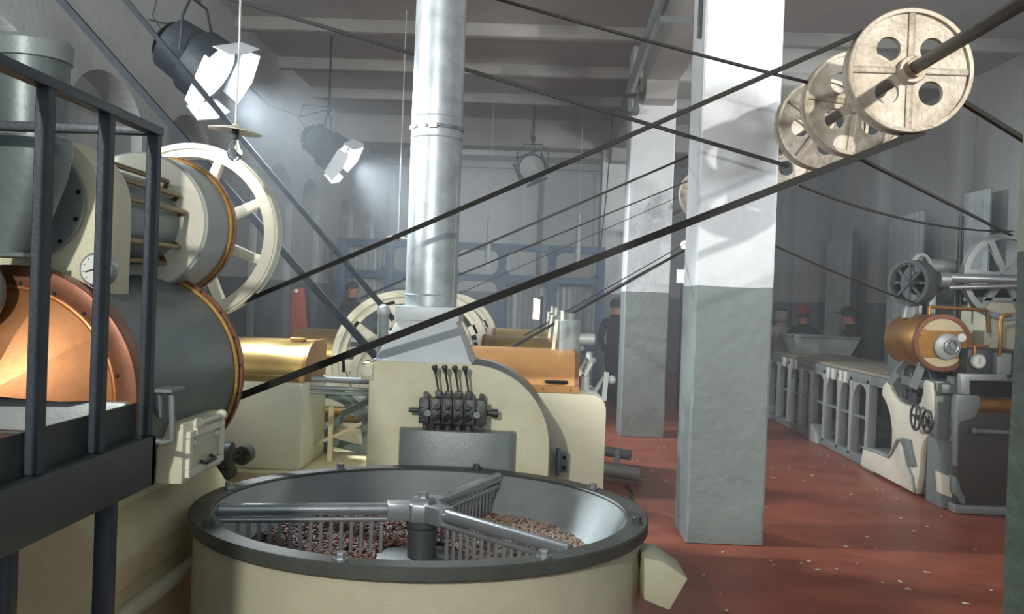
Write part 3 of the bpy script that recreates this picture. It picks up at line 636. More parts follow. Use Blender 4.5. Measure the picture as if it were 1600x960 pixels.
# ================================================================ OVERHEAD SHAFT, PULLEYS AND BELTS
SP = at(1420, 112, 4.94); SX = SP.x
def shz(y): return SP.z
sh = tag(G().cyl((SX, 2.0, shz(0)), (SX, 23.9, shz(0)), .032, n=20).build('line_shaft', 'shaft'), 'long dark overhead drive shaft carrying the pulleys', 'shaft')
def pulley(y, R, rot, label, first=None, r_h=.062, off=.155):
    if first:
        c = copy_tree(first); c.location = (SX, y, shz(y)); s = R/.316; c.scale = (s, 1, s); c.rotation_euler = (0, rot, 0); c['label'] = label; return c
    r = thing('belt_pulley', (SX, y, shz(y)), label, 'pulley', 'spoked disc pulleys on the overhead shaft')
    c = V((SX, y, shz(y)))
    # web with four round holes: build as sectors around each hole
    bm = bmesh.new(); n = 72
    outer = [(R*.93*math.cos(2*PI*k/n), R*.93*math.sin(2*PI*k/n)) for k in range(n)]
    holes = []
    for q in range(4):
        a = PI/4+PI/2*q; hx, hz = off*math.cos(a), off*math.sin(a)
        holes.append([(hx+r_h*math.cos(2*PI*k/24), hz+r_h*math.sin(2*PI*k/24)) for k in range(24)])
    es = []
    for loop in [outer]+holes:
        vv = [bm.verts.new((x, -.012, z)) for x, z in loop]
        es += [bm.edges.new((vv[i], vv[(i+1) % len(vv)])) for i in range(len(vv))]
    bmesh.ops.triangle_fill(bm, use_beauty=True, use_dissolve=False, edges=es)
    for f in list(bm.faces):
        cx = f.calc_center_median()
        for q in range(4):
            a = PI/4+PI/2*q
            if math.hypot(cx.x-off*math.cos(a), cx.z-off*math.sin(a)) < r_h*.97: bm.faces.remove(f); break
    ex = bmesh.ops.extrude_face_region(bm, geom=list(bm.faces)); bmesh.ops.translate(bm, verts=[e for e in ex['geom'] if isinstance(e, bmesh.types.BMVert)], vec=(0, .035, 0))
    bmesh.ops.recalc_face_normals(bm, faces=bm.faces)
    me = bpy.data.meshes.new('web'); bm.to_mesh(me); bm.free(); me.materials.append(K['pulley'])
    me.polygons.foreach_set('use_smooth', [True]*len(me.polygons)); me.set_sharp_from_angle(angle=.6)
    o = bpy.data.objects.new('web', me); C.objects.link(o); o.parent = r; ORG[o.name] = c
    g = G(); rp = [(R*.925, -.035), (R*.985, -.038), (R, -.03), (R*1.0, -.022), (R*.975, -.012), (R*.975, .045), (R, .05), (R, .065), (R*.925, .065)]
    ax, u, w_ = basis((0, 1, 0)); g.loft([[c+ax*h+(u*math.cos(2*PI*k/80)+w_*math.sin(2*PI*k/80))*rr for k in range(80)] for rr, h in rp], False, True)
    g.build('rim', ['pulley'], r, smooth=30)
    for q in range(4):
        a = PI/2*q; d = V((math.cos(a), 0, math.sin(a))); g = G(); g.bar(c+d*.06+V((0, -.018, 0)), c+d*R*.93+V((0, -.018, 0)), .034, .014, up=(0, 1, 0)); g.build('rib', 'pulley', r, bev=.004)
    g = G(); g.lathe([(.066, 0), (.07, .008), (.07, .12), (.066, .125)], c+V((0, -.06, 0)), (0, 1, 0), 32); g.build('hub', 'pulley', r)
    g = G(); g.ring(c+V((0, -.10, 0)), (0, 1, 0), .031, .046, .04, 24); g.bolt(c+V((0, -.085, .045)), (0, 0, 1), .008, .012); g.build('set_collar', 'pulley_side', r)
    return r
p1 = pulley(4.94, .316, 0, 'frontmost belt pulley, fully visible with four round holes')
pulley(5.75, .312, .12, 'second belt pulley, half hidden behind the frontmost one', p1)
pulley(6.42, .30, .6, 'third belt pulley, in shade beside the near pillar', p1)
pulley(7.58, .30, .3, 'fourth belt pulley, peeping out behind the near pillar', p1)
pulley(10.7, .30, .3, 'far belt pulley seen left of the near pillar', p1)
pulley(16.3, .30, .3, 'farthest belt pulley by the third pillar', p1)
BG = 'drive belts running to the overhead shaft'
def belt(a, b, wd, t, label, m='belt', sag=0):
    p0, p1_ = at(*a), at(*b); n = 12; g = G(); rings = []
    d = (p1_-p0).normalized(); yv = V((0, 1, 0)); up = d.cross(yv).normalized()
    yv = up.cross(d).normalized()
    for i in range(n+1):
        s = i/n; p = p0.lerp(p1_, s)-V((0, 0, sag*4*s*(1-s)))
        rings.append([p-yv*wd/2-up*t/2, p+yv*wd/2-up*t/2, p+yv*wd/2+up*t/2, p-yv*wd/2+up*t/2])
    g.loft(rings); return tag(g.build('drive_belt', m, smooth=30), label, 'belt', BG)
belt((1442, 206, 4.95), (330, 637, 5.02), .05, .038, 'thickest black belt from frontmost pulley down to the roaster flange')
belt((1352, 49, 4.95), (352, 484, 5.17), .035, .022, 'black belt from top of frontmost pulley to the roaster flywheel', sag=.01)
belt((1095, 236, 7.58), (560, 468, 7.2), .03, .016, 'thin black belt passing behind the flue to the big cream wheel')
belt((1095, 377, 7.58), (740, 577, 6.95), .03, .019, 'black belt ending behind the copper lid ridge')
belt((1090, 277, 10.7), (690, 441, 8.3), .02, .013, 'faint thin belt below the one passing behind the flue')
belt((1060, 308, 11.4), (720, 458, 9.8), .02, .008, 'faintest hair-thin belt in front of the blue frame')
belt((1085, 373, 10.7), (820, 524, 8.4), .02, .010, 'upper of two thin parallel belts reaching the rear gold lid')
belt((1060, 395, 11.4), (810, 531, 9.8), .02, .008, 'lower of two thin parallel belts reaching the rear gold lid')
belt((40, -98, 6.5), (1232, 260, 6.42), .03, .022, 'long black belt from upper left across flue to third pulley')
belt((640, -42, 5.75), (1266, 130, 5.75), .025, .014, 'thin black belt along the ceiling to the second pulley', sag=.015)
belt((1340, 246, 5.75), (1580, 368, 8.8), .03, .015, 'black belt from second pulley to the right-hand machine wheel')
belt((1250, 290, 7.5), (1580, 362, 8.8), .03, .015, 'sagging black belt meeting the right-hand machine wheel', sag=.09)
belt((1502, 158, 4.95), (1640, 243, 4.95), .04, .022, 'short black belt right of the frontmost pulley')
belt((1200, 379, 7.6), (1430, 474, 8.95), .02, .014, 'thin belt from near pillar to small dark spoked wheel', sag=.02)
belt((40, -62, 6.3), (592, 563, 6.3), .05, .045, 'widest grey slanting belt dropping behind the flywheel', 'belt2')
belt((150, -55, 6.28), (615, 500, 6.3), .04, .032, 'grey slanting belt ending at the flue collar', 'belt2')

# ================================================================ LAMPS
def theatre_lamp(c, tip, r, L, label, lit=True):
    c = V(c); d = (V(tip)-c).normalized(); r_ = thing('theatre_lamp', c, label, 'lamp', 'stage lamps hanging under the ceiling')
    ax, u, w_ = basis(d)
    g = G(); g.lathe([(r*.5, -L*.55), (r*.8, -L*.5), (r*.86, -L*.1), (r, 0), (r*1.02, L*.35), (r*.95, L*.36), (r*.9, L*.1)], c, d, 28, cap=True); g.build('lamp_housing', 'lampbody', r_)
    G().lathe([(r*.6, -L*.62), (r*.3, -L*.72)], c, d, 16).build('rear_cap', 'lampbody', r_)
    for k in range(4):
        g = G(); a = PI/2*k+.4; e = u*math.cos(a)+w_*math.sin(a); f_ = u*-math.sin(a)+w_*math.cos(a); b = c+d*L*.34+e*r*.98
        g.prism([b-f_*r*.75, b+f_*r*.75, b+d*L*.30+e*r*.12+f_*r*.85, b+d*L*.36+e*r*.15, b+d*L*.30+e*r*.12-f_*r*.85], e*.008); g.build('barn_door', 'wrap' if lit else 'lampbody', r_, smooth=0)
    G().lathe([(r*.02, L*.40), (r*.9, L*.34)], c, d, 32).build('lens', 'glow' if lit else 'grey_light', r_)
    up = V((0, 0, 1)); s = d.cross(up).normalized()
    g = G(); pts = [c+s*r*1.12-d*.02, c+s*r*1.15+up*r*1.0, c+s*r*.6+up*r*1.7, c-s*r*.6+up*r*1.7, c-s*r*1.15+up*r*1.0, c-s*r*1.12-d*.02]
    g.tube(pts, .010, 8); g.build('yoke', 'lampbody', r_)
    g = G(); top = c+up*r*1.7; g.cyl(top, V((top.x, top.y, CEIL-.05)), .014, n=8); g.box((top.x-.03, top.y-.03, top.z+.05), (top.x+.03, top.y+.03, top.z+.13)); g.build('hanger', 'lampbody', r_)
    g = G(); g.tube([c-d*L*.6, c-d*L*.9+up*.1, c-d*L*.8+up*.3, top+up*.1+s*.05, top+up*.5], .006, 6); g.build('cable', 'lampbody', r_)
    return r_
theatre_lamp(at(308, 96, 7.0), at(372, 142, 6.99), .25, .46, 'large lit stage lamp at upper left with white flaps')
theatre_lamp(at(512, 232, 12), at(553, 263, 12.02), .24, .50, 'smaller lit stage lamp further back near the flue')
theatre_lamp(at(832, 262, 15.5), at(826, 268, 14.8), .22, .34, 'unlit round stage lamp facing the viewer between flue and pillars', False)

def pendant(px, py, Y, R, label, bulb=True):
    p = at(px, py, Y); r = thing('pendant_lamp', p, label, 'lamp')
    ax = V((.10, 0, 1)).normalized()
    g = G(); g.lathe([(.012, .03), (.022, .018), (R*.5, .009), (R, -.006), (R*1.0, -.010), (R*.5, .003), (.022, .008)], p, ax, 40); g.build('shade', 'ivory', r)
    G().tube([p+V((0, 0, .03)), p+V((.004, 0, .4)), p+V((0, 0, .9)), V((p.x+.004, p.y, CEIL))], .0045, 8).build('cord', 'white', r)
    G().cyl(p+V((0, 0, -.045)), p+V((0, 0, .02)), .017, n=16).build('socket', 'grey_dark', r)
    if bulb:
        G().lathe([(.014, -.045), (.019, -.06), (.031, -.085), (.037, -.108), (.030, -.132), (.012, -.147), (.001, -.149)], p, (0, 0, 1), 24).build('bulb', 'glass', r)
        g = G(); g.tube([p+V((-.006, 0, -.05)), p+V((-.009, 0, -.10)), p+V((0, 0, -.115)), p+V((.009, 0, -.10)), p+V((.006, 0, -.05))], .0015, 6); g.build('filament', 'white', r)
    return r
pendant(368, 203, 4.5, .125, 'white disc pendant lamp with clear bulb above the flywheel')
pendant(622, 371, 11, .125, 'small far pendant disc hanging just left of the flue', False)
g = G(); q = at(1070, 383, 15); rl_ = thing('round_lamp', q, 'small glowing round bulb between near and second pillar', 'lamp')
G().ball(q, .065, 16, 10).build('bulb', 'warm', rl_); G().cyl(q+V((0, 0, .05)), V((q.x, q.y, CEIL)), .006, n=6).build('cord', 'grey_dark', rl_)
q = at(1066, 432, 15.4)
r = thing('light_panel', (q.x, 15.4, 0), 'bright white lamp panel seen in gap between pillars', 'lamp')
G().box((q.x-.08, 15.4, q.z-.1), (q.x+.08, 15.44, q.z+.10)).build('lit_panel', 'glow', r); G().cyl((q.x, 15.42, 0), (q.x, 15.42, q.z-.1), .015, n=8).build('stand', 'black', r)
g = G(); q = at(842, 483, 13); r = thing('work_lamp', (q.x, 13, 0), 'warm lit box lamp on a dark stand before the curtains', 'lamp')
G().box((q.x-.075, 13.0, q.z-.14), (q.x+.05, 13.04, q.z+.14)).build('lit_panel', 'warm', r)
g = G(); g.cyl((q.x+.03, 12.95, 0), (q.x+.03, 12.95, q.z+.18), .02, n=8); g.bar((q.x-.02, 12.95, q.z+.13), (q.x+.08, 12.95, q.z+.15), .02, .02); g.build('stand', 'black', r)

# ceiling pipe and bracket beside pillars
cp_ = thing('ceiling_track_pipe', (1.08, 9.5, 4.2), 'grey ceiling pipe running toward the second pillar', 'pipe')
G().cyl(at(1046, -30, 7.3), at(985, 139, 11.5), .055, n=14).build('pipe', 'grey', cp_)
G().bar(at(1035, 30, 8.0), at(1098, 33, 7.4), .05, .05).build('bracket_arm', 'grey', cp_)
g = G(); g.bar(at(1095, 0, 7.0), at(1092, 60, 7.0), .02, .03); g.build('hook_chain', 'iron', cp_)
g = G(); q = at(990, 140, 11.9); g.box((q.x-.09, 11.9, q.z-.04), (q.x+.05, 12.2, q.z)); q2 = at(992, 170, 11.9); g.box((q2.x-.09, 11.9, q2.z-.03), (q2.x+.06, 12.2, q2.z+.02)); g.box((q2.x+.02, 12.1, q2.z), (q2.x+.07, 12.2, q.z+.2)); g.build('wall_bracket', 'grey_dark', cp_)
# cable along left wall
tag(G().tube([at(180, 20, 8.5), at(300, 45, 9.5), at(420, 165, 11), at(470, 182, 12), at(520, 170, 12.5)], .008, 6).build('wall_cable', 'grey_dark'), 'thin slack cable strung along the left wall', 'cable')
tag(G().tube([at(959, 130, 16.8), at(953, 235, 16.8), at(948, 300, 16.8), at(938, 390, 16.8), at(936, 470, 16.8)], .012, 6).build('hanging_cable', 'black'), 'thin dark cable hanging down the third pillar', 'cable')

# ================================================================ BLUE FRAMEWORK AT THE BACK
YFm = 16.5
bf = thing('partition_frame', (-1.1, YFm, 0), 'blue-grey steel framework with rounded openings at the back', 'frame')
vx = [at(x, 450, YFm).x for x in (531, 606, 706, 783, 861, 938)]
zt, zm = 2.57, 2.03
for x in vx: G().box((x-.07, YFm, 0), (x+.07, YFm+.14, zt+.06)).build('upright', 'blue', bf, bev=.008)
for z in (zt, zm, .9): G().box((vx[0]-.07, YFm+.01, z-.06), (vx[-1]+.07, YFm+.13, z+.06)).build('rail', 'blue', bf, bev=.008)
for i in range(len(vx)-1):
    for (zb, zt_) in ((zm, zt), (.9, zm)):
        for (cx, sx) in ((vx[i]+.07, 1), (vx[i+1]-.07, -1)):
            for (cz, sz) in ((zb+.06, 1), (zt_-.06, -1)):
                r = .14; pts = [(cx, YFm+.03, cz)]+[(cx+sx*(r-r*math.sin(t)), YFm+.03, cz+sz*(r-r*math.cos(t))) for t in [PI/2*k/5 for k in range(6)]]
                G().prism(pts, (0, .08, 0)).build('corner_gusset', 'blue', bf)
def drape(x0, x1, z0, z1, Y, label, m='curtain', amp=.03, along='x'):
    g = G(); n = 50; fr = []; bk = []
    for i in range(n+1):
        x = x0+(x1-x0)*i/n; o_ = amp*math.sin(i*.9+2*noise.noise(V((i*.3, x0, 0))))
        fr.append((x, Y+o_)); 
    pts = fr+[(x, y+.006) for x, y in fr[::-1]]
    if along == 'x': P = [(x, y, z0) for x, y in pts]
    else: P = [(y, x, z0) for x, y in pts]
    N_ = len(P); vs = [V(p) for p in P]+[V(p)+V((0, 0, z1-z0)) for p in P]
    fs = [(i, (i+1) % N_, N_+(i+1) % N_, N_+i) for i in range(N_)]
    g.add(vs, fs); return tag(g.build('curtain', m, smooth=60), label, 'curtain', 'pale curtains hung around the hall')
drape(vx[3]+.02, vx[4]-.02, .0, 2.0, 16.9, 'pale curtain behind the frame opening with the work lamp')
drape(vx[4]+.02, vx[5]-.02, .0, 2.0, 16.9, 'pale curtain behind the rightmost frame opening')
drape(vx[0]+.1, vx[1]-.1, .0, 2.6, 16.9, 'pale curtain behind the leftmost frame opening')
drape(12.2, 12.9, .5, 3.3, 5.66, 'pale sheet on the right wall above the brass drum', along='y')
drape(14.2, 15.6, .4, 3.2, 5.66, 'pale sheet on the right wall behind the man in a cap', along='y')
drape(17.3, 18.8, .4, 3.0, 5.66, 'pale sheet on the right wall beyond the red hat', along='y')
q = at(1337, 430, 16.8)
tag(G().box((q.x-.05, 16.8, 0), (q.x+.05, 16.9, at(1337, 358, 16.8).z)).build('dark_post', 'grey_dark'), 'tall dark post behind the man in a cap', 'post')
for px, lab in ((765, 'pale plastic tube hanging over the frame near the flue'), (905, 'pale plastic tube hanging at the frame right side')):
    q = at(px, 330, 16.2); g = G(); zb_ = at(px, 418, 16.2).z; g.cyl((q.x, 16.2, zb_), (q.x, 16.2, zb_+.9), .05, .03, n=12); g.cyl((q.x, 16.2, zb_+.9), (q.x, 16.2, CEIL), .005, n=6); tag(g.build('hanging_tube', 'curtain'), lab, 'tube')
# red barrier far left, behind gold lids
q0 = at(468, 517, 13); rb = thing('red_panel', (q0.x, 13, 0), 'tall narrow red board standing against the grey left wall', 'board')
g = G(); a = at(455, 452, 12); b = at(475, 450, 12); c = at(488, 560, 12); d = at(453, 560, 12); g.prism([(a.x, 12, a.z), (b.x, 12, b.z), (c.x+.06, 12, 0), (d.x, 12, 0)], (0, .05, 0)); g.build('board', 'red', rb, bev=.004)
g = G(); q = at(463, 455, 11.97); g.ball(q, .03, 8, 6); g.build('cap', 'white', rb)

# ================================================================ RIGHT-HAND MACHINE (table and castings)
tb = thing('long_cooling_table', (4.2, 12.8, 0), 'long iron framed table with pale top reaching back to the people', 'table')
G().box((3.72, 9.9, .97), (4.72, 15.0, 1.03)).build('table_top', 'table', tb, bev=.01)
G().box((3.66, 9.9, .90), (3.74, 15.0, 1.0)).build('edge_rail', 'grey', tb, bev=.006)
G().box((3.66, 10.3, 0), (3.76, 15.0, .10)).build('foot_rail', 'grey', tb, bev=.01)
yy = [10.55, 11.1, 11.55, 12.1, 12.7, 13.2, 13.8, 14.4, 14.95]
for i, y in enumerate(yy):
    G().box((3.66, y-.045, .05), (3.76, y+.045, .95)).build('frame_upright', 'grey_light', tb, bev=.01)
    G().box((4.62, y-.04, 0), (4.70, y+.04, .95)).build('rear_upright', 'grey_dark', tb, bev=.01)
    if i < len(yy)-1:
        y2 = yy[i+1]; r = (y2-y)/2-.05
        g = G(); pts = [(3.68, y+.04, .97), (3.68, y2-.04, .97), (3.68, y2-.04, .70)]+[(3.68, (y+y2)/2+r*math.cos(t), .70+min(r, .18)*math.sin(t)) for t in [PI*k/10 for k in range(11)]]+[(3.68, y+.04, .70)]
        g.prism(pts, (.06, 0, 0)); g.build('arch_web', 'grey_light', tb)
        G().box((3.70, y, .50), (3.73, y2, .53)).build('tie_bar', 'grey', tb)
        if i in (0, 2, 5): G().cyl((3.70, (y+y2)/2, .18), (4.6, (y+y2)/2, .18), .03, n=10).build('axle', 'rod', tb)
for y in (11.25, 11.42, 11.7, 11.9, 13.4, 13.6, 14.0): G().box((3.635, y-.05, .86), (3.665, y+.05, .99)).build('label_plate', 'white', tb, bev=.004)
for y in (10.35, 12.4, 14.9):
    G().prism([(3.62, y-.16, 0), (3.62, y+.16, 0), (3.62, y+.10, .22), (3.62, y-.06, .20)], (.15, 0, 0)).build('foot', 'grey_light', tb, bev=.008)
G().box((3.8, 10.7, .05), (4.6, 14.9, .30)).build('dark_undertray', 'grey_dark', tb)
# tray on table
g = G(); q = 14.6; a = [V((x, y, 1.035)) for x, y in ((3.95, 14.35), (4.72, 14.35), (4.72, 14.9), (3.95, 14.9))]; b = [V((x, y, 1.29)) for x, y in ((3.84, 14.28), (4.83, 14.28), (4.83, 14.97), (3.84, 14.97))]
g.loft([a, b], cap=False); g.add(a, [(0, 1, 2, 3)])
tr = thing('steel_trough', (4.33, 14.6, 1.03), 'grey steel trough standing on far end of the table', 'trough')
g.build('trough_body', 'grey_light', tr)
g = G()
for a_, b_ in (((3.82, 14.26, 1.28), (4.85, 14.29, 1.31)), ((3.82, 14.96, 1.28), (4.85, 14.99, 1.31)), ((3.82, 14.26, 1.28), (3.85, 14.99, 1.31)), ((4.82, 14.26, 1.28), (4.85, 14.99, 1.31))): g.box(a_, b_)
g.build('trough_rim', 'grey', tr, bev=.004)

rm = thing('roller_mill', (4.0, 9.2, 0), 'ornate cream and grey roller mill with brass drum on top', 'machine')
XA = 3.6
def c5(x, y): return (1200+x/3.6925, 540+y/3.6925)
pro = [(530, 690), (548, 588), (600, 598), (690, 640), (712, 640), (728, 590), (748, 548), (775, 538), (795, 545), (800, 600), (712, 590), (713, 480), (690, 330), (655, 285), (660, 235), (685, 208), (702, 235), (722, 290), (760, 330), (850, 360), (880, 325), (893, 270), (896, 215), (905, 198), (945, 215), (948, 400), (930, 500), (880, 545), (870, 620), (868, 740), (845, 860)]
pro = [(530, 690), (548, 588), (600, 600), (690, 640), (706, 620), (712, 560), (713, 480), (703, 400), (680, 330), (655, 285), (660, 235), (685, 208), (702, 235), (722, 290), (760, 330), (850, 360), (880, 325), (893, 270), (896, 215), (905, 198), (945, 215), (948, 400), (930, 500), (900, 545), (880, 600), (872, 740), (850, 858)]
P3 = [atx(*c5(x, y), XA) for x, y in pro]
G().prism(P3, (.06, 0, 0)).build('side_casting', 'ivory', rm, bev=.012)
G().prism([p+V((.06, 0, 0)) for p in P3], (.30, 0, 0)).build('casting_core', 'grey', rm, bev=.01)
# edge moulding along foot
foot = [atx(*c5(x, y), XA-.015) for x, y in ((548, 590), (600, 603), (690, 643), (712, 615), (745, 545), (775, 540), (785, 600), (800, 690), (830, 760), (842, 850))]
G().tube(foot, .014, 8).build('foot_moulding', 'grey_light', rm)
sc2 = [atx(*c5(x, y), XA-.03) for x, y in ((748, 548), (775, 536), (812, 545), (820, 600), (830, 640), (842, 690), (805, 700), (795, 650), (780, 600), (765, 565))]
G().prism(sc2, (.05, 0, 0)).build('scroll', 'grey', rm, bev=.006)
# end faces facing viewer
ya = atx(*c5(945, 300), XA).y; yb_ = atx(*c5(850, 858), XA).y
ez = [at(*c5(950, 205), ya-.02).z, at(*c5(940, 525), ya).z]
G().box((XA+.02, ya-.03, ez[1]-.02), (XA+.34, ya+.06, ez[0])).build('end_column', 'grey', rm, bev=.008)
ctr = V((XA+.02, ya-.12, .27)); g = G()
hp = [(ya+.10, .60), (ya-.02, .58)]+[(ya-.02-.14*math.sin(t), .38+.20*math.cos(t)) for t in [PI/2*k/6 for k in range(1, 7)]]+[(ya-.20, .30), (ya-.24, 0), (ya+.10, 0)]
G().prism([(XA+.02, y, z) for y, z in hp], (.36, 0, 0)).build('curved_foot', 'grey', rm, bev=.006)
# second casting: rightmost frame
Yc = 8.35
G().box((3.74, Yc+.05, .02), (3.82, Yc+.4, 1.15)).build('second_casting', 'grey', rm, bev=.01)
pl = [(3.88, .0), (3.90, .10), (3.86, .28), (3.86, .95), (3.90, 1.05), (3.98, 1.08), (3.98, .85), (4.02, .78), (4.10, .74), (4.10, .0)]
G().prism([at(*c5(x, y), 8.42) for x, y in ((995, 735), (1082, 772), (1112, 870), (1112, 905), (1005, 860))], (0, .12, 0)).build('white_foot', 'ivory', rm, bev=.008)
front = [(3.93, 0), (3.93, .10), (3.98, .16), (3.98, .88), (4.02, .93), (4.08, .95), (4.13, 1.03), (4.13, 1.14), (3.92, 1.20), (3.92, 1.34), (4.6, 1.34), (4.6, 0)]
q1 = 8.3
a = at(*c5(1104, 500), q1); G().box((a.x, q1+.02, .06), (4.9, q1+.1, .93)).build('front_panel', 'panel_dark', rm, bev=.01)
G().box((a.x-.02, q1-.03, 0), (4.9, q1+.12, .07)).build('base_bar', 'grey', rm, bev=.008)
sp_ = [at(*c5(x, y), q1-.02) for x, y in ((1088, 285), (1215, 290), (1228, 310), (1222, 360), (1195, 420), (1150, 435), (1115, 440), (1100, 470), (1098, 700), (1085, 700))]
G().prism(sp_, (0, .08, 0)).build('scroll_bracket', 'grey', rm, bev=.006)
fp = [at(*c5(x, y), q1-.01) for x, y in ((1085, 760), (1100, 780), (1115, 840), (1135, 870), (1140, 915), (1118, 915), (1085, 850))]
G().prism(fp, (0, .15, 0)).build('foot_curve', 'grey', rm, bev=.004)
f = [at(*c5(x, y), q1) for x, y in ((1115, 165), (1380, 170), (1380, 205), (1165, 205), (1165, 285), (1115, 280))]
G().prism(f, (0, .08, 0)).build('window_frame', 'grey_light', rm, bev=.004)
a = at(*c5(1160, 205), q1+.1); b = at(*c5(1400, 300), q1+.1)
G().box((a.x, q1+.08, b.z), (b.x+.3, q1+.12, a.z)).build('dark_opening', 'black', rm)
a = at(*c5(1225, 345), q1+.05)
G().cyl((a.x-.05, q1+.06, a.z), (a.x+.6, q1+.06, a.z), .07, n=24).build('brass_roller', 'brassdark', rm)
a = at(*c5(1190, 495), q1-.04)
g = G(); g.cyl((a.x, q1-.04, a.z), (a.x+.5, q1-.04, a.z), .02, n=12); g.ball((a.x, q1-.04, a.z), .03, 10, 6); g.build('grab_bar', 'grey', rm)
# hand wheels on casting
for (x, y, R) in ((858, 415, .115), (905, 440, .10)):
    p = atx(*c5(x, y), XA-.05); p.x = XA-.06 if R > .11 else XA-.03
    g = G(); g.torus(p, (1, 0, 0), R, .012, 32, 8); g.cyl(p-V((.01, 0, 0)), p+V((.06, 0, 0)), .022, n=12); spoked(g, p-V((.006, 0, 0)), (1, 0, 0), .0, R, 4, .016, .012, 10 if R > .11 else 40); g.build('hand_wheel', 'iron', rm)
g = G(); q = atx(*c5(830, 290), XA+.05); g.box((q.x, q.y-.10, q.z-.06), (q.x+.12, q.y+.1, q.z+.03)); g.cyl((q.x, q.y, q.z), (q.x, q.y, q.z+.22), .02, n=8); g.cyl((q.x-.02, q.y+.15, q.z), (q.x+.02, q.y+.15, q.z), .05, n=12); g.build('spindle_gear', 'iron', rm, bev=.003)
# brass drum
BY = 8.6; bq = at(1472, 536, BY); BR = .245
G().lathe([(BR*.98, 0), (BR, .01), (BR, .74), (BR*.9, .78)], bq, (0, 1, 0), 64).build('brass_drum', 'brassdark', rm)
bd_ = G().ring(bq+V((0, -.02, 0)), (0, 1, 0), BR*.88, BR*1.04, .045, 64).build('drum_ring', 'copper_ring', rm)
G().cyl(bq+V((0, -.005, 0)), bq+V((0, .02, 0)), BR*.9, n=48).build('drum_face', 'cream_tan', rm)
g = G(); w3 = BR*.88
pts = []
for s_, a0, a1 in ((1, 30, -38), (-1, 218, 150)):
    pts += [bq+V((w3*math.cos(math.radians(a0+(a1-a0)*i/8)), -.015, w3*math.sin(math.radians(a0+(a1-a0)*i/8)))) for i in range(9)]
g.prism(pts, (0, .012, 0)); g.build('face_plate', 'brassdark', rm)
hq = bq+V((.03, 0, -.03))
G().lathe([(.10, 0), (.115, .01), (.115, .05)], hq+V((0, -.06, 0)), (0, 1, 0), 40).build('end_boss', 'grey_light', rm)
g = G(); g.torus(hq+V((.025, -.075, 0)), (0, 1, 0), .055, .014, 28, 8); spoked(g, hq+V((.025, -.08, 0)), (0, 1, 0), 0, .055, 3, .03, .015, 20); g.cyl(hq+V((.025, -.1, 0)), hq+V((.025, -.03, 0)), .025, n=12); g.build('clamp_knob', 'silver', rm)
g = G(); q = at(1503, 528, BY-.05); g.lathe([(.04, 0), (.045, .005), (.045, .06)], q, (0, 1, 0), 28); g.build('sight_glass', 'silver', rm)
G().cyl(q+V((0, -.004, 0)), q+V((0, .006, 0)), .036, n=24).build('glass_disc', 'white', rm)
for (dx, dz) in ((-.19, .06), (-.19, -.12), (.17, -.14), (-.16, .11)):
    G().bolt(bq+V((dx, -.015, dz)), (0, -1, 0), .009, .01).build('face_bolt', 'brassdark', rm)
for x in (-.13, .15):   # cradle struts
    g = G(); g.bar(bq+V((x, .08, -.18)), bq+V((x*1.6, .08, -.42)), .05, .06); g.build('cradle', 'grey', rm)
for y in (.55,):
    G().bar(bq+V((-.1, y, -.2)), bq+V((-.25, y, -.42)), .04, .05).build('cradle', 'grey', rm); G().bar(bq+V((.1, y, -.2)), bq+V((.2, y, -.42)), .04, .05).build('cradle', 'grey', rm)
G().box((XA+.02, 8.55, 1.0), (4.9, 9.5, 1.08)).build('bed_plate', 'grey', rm, bev=.006)
# copper pipes and gauges
g = G(); g.tube([at(1452, 492, 8.7), at(1452, 481, 8.7), at(1456, 480, 8.7), at(1540, 485, 8.7), at(1543, 487, 8.7), at(1545, 520, 8.7)], .017, 10); g.build('copper_pipe', 'brassdark', rm)
g = G(); g.tube([at(1580, 492, 8.3), at(1566, 494, 8.3), at(1564, 500, 8.3), at(1562, 556, 8.3)], .018, 10); g.build('copper_pipe', 'brassdark', rm)
g = G(); g.tube([at(1512, 541, 8.4), at(1545, 541, 8.4)], .012, 8); g.tube([at(1523, 541, 8.4), at(1523, 556, 8.4)], .012, 8); g.build('copper_tee', 'copper', rm)
q = at(1530, 565, 8.35); g = G(); g.lathe([(.06, 0), (.065, .006), (.065, .04)], q, (0, 1, 0), 28); gg = g.build('dial_gauge', 'grey_light', rm)
G().cyl(q+V((0, -.004, 0)), q+V((0, .006, 0)), .052, n=28).build('dial_face', 'white', gg)
g = G(); g.bar(q+V((0, -.008, -.02)), q+V((.004, -.008, .035)), .005, .004); g.build('dial_needle', 'black', gg)
G().box((q.x-.07, 8.42, q.z-.14), (q.x+.5, 9.2, q.z+.10)).build('pump_body', 'grey_dark', rm, bev=.01)
a = at(1557, 552, 8.35); G().box((a.x, 8.33, at(1557, 585, 8.35).z), (a.x+.12, 8.42, a.z)).build('bolted_plate', 'grey_light', rm, bev=.004)
a = at(1536, 470, 9.0); b = at(1576, 560, 9.0); G().box((a.x, 8.95, b.z), (b.x+.3, 9.5, a.z)).build('cream_cabinet', 'cream', rm, bev=.01)
a = at(1530, 466, 9.0); G().box((a.x, 8.92, a.z-.03), (b.x+.3, 9.5, a.z+.01)).build('cabinet_lid', 'grey_light', rm, bev=.006)
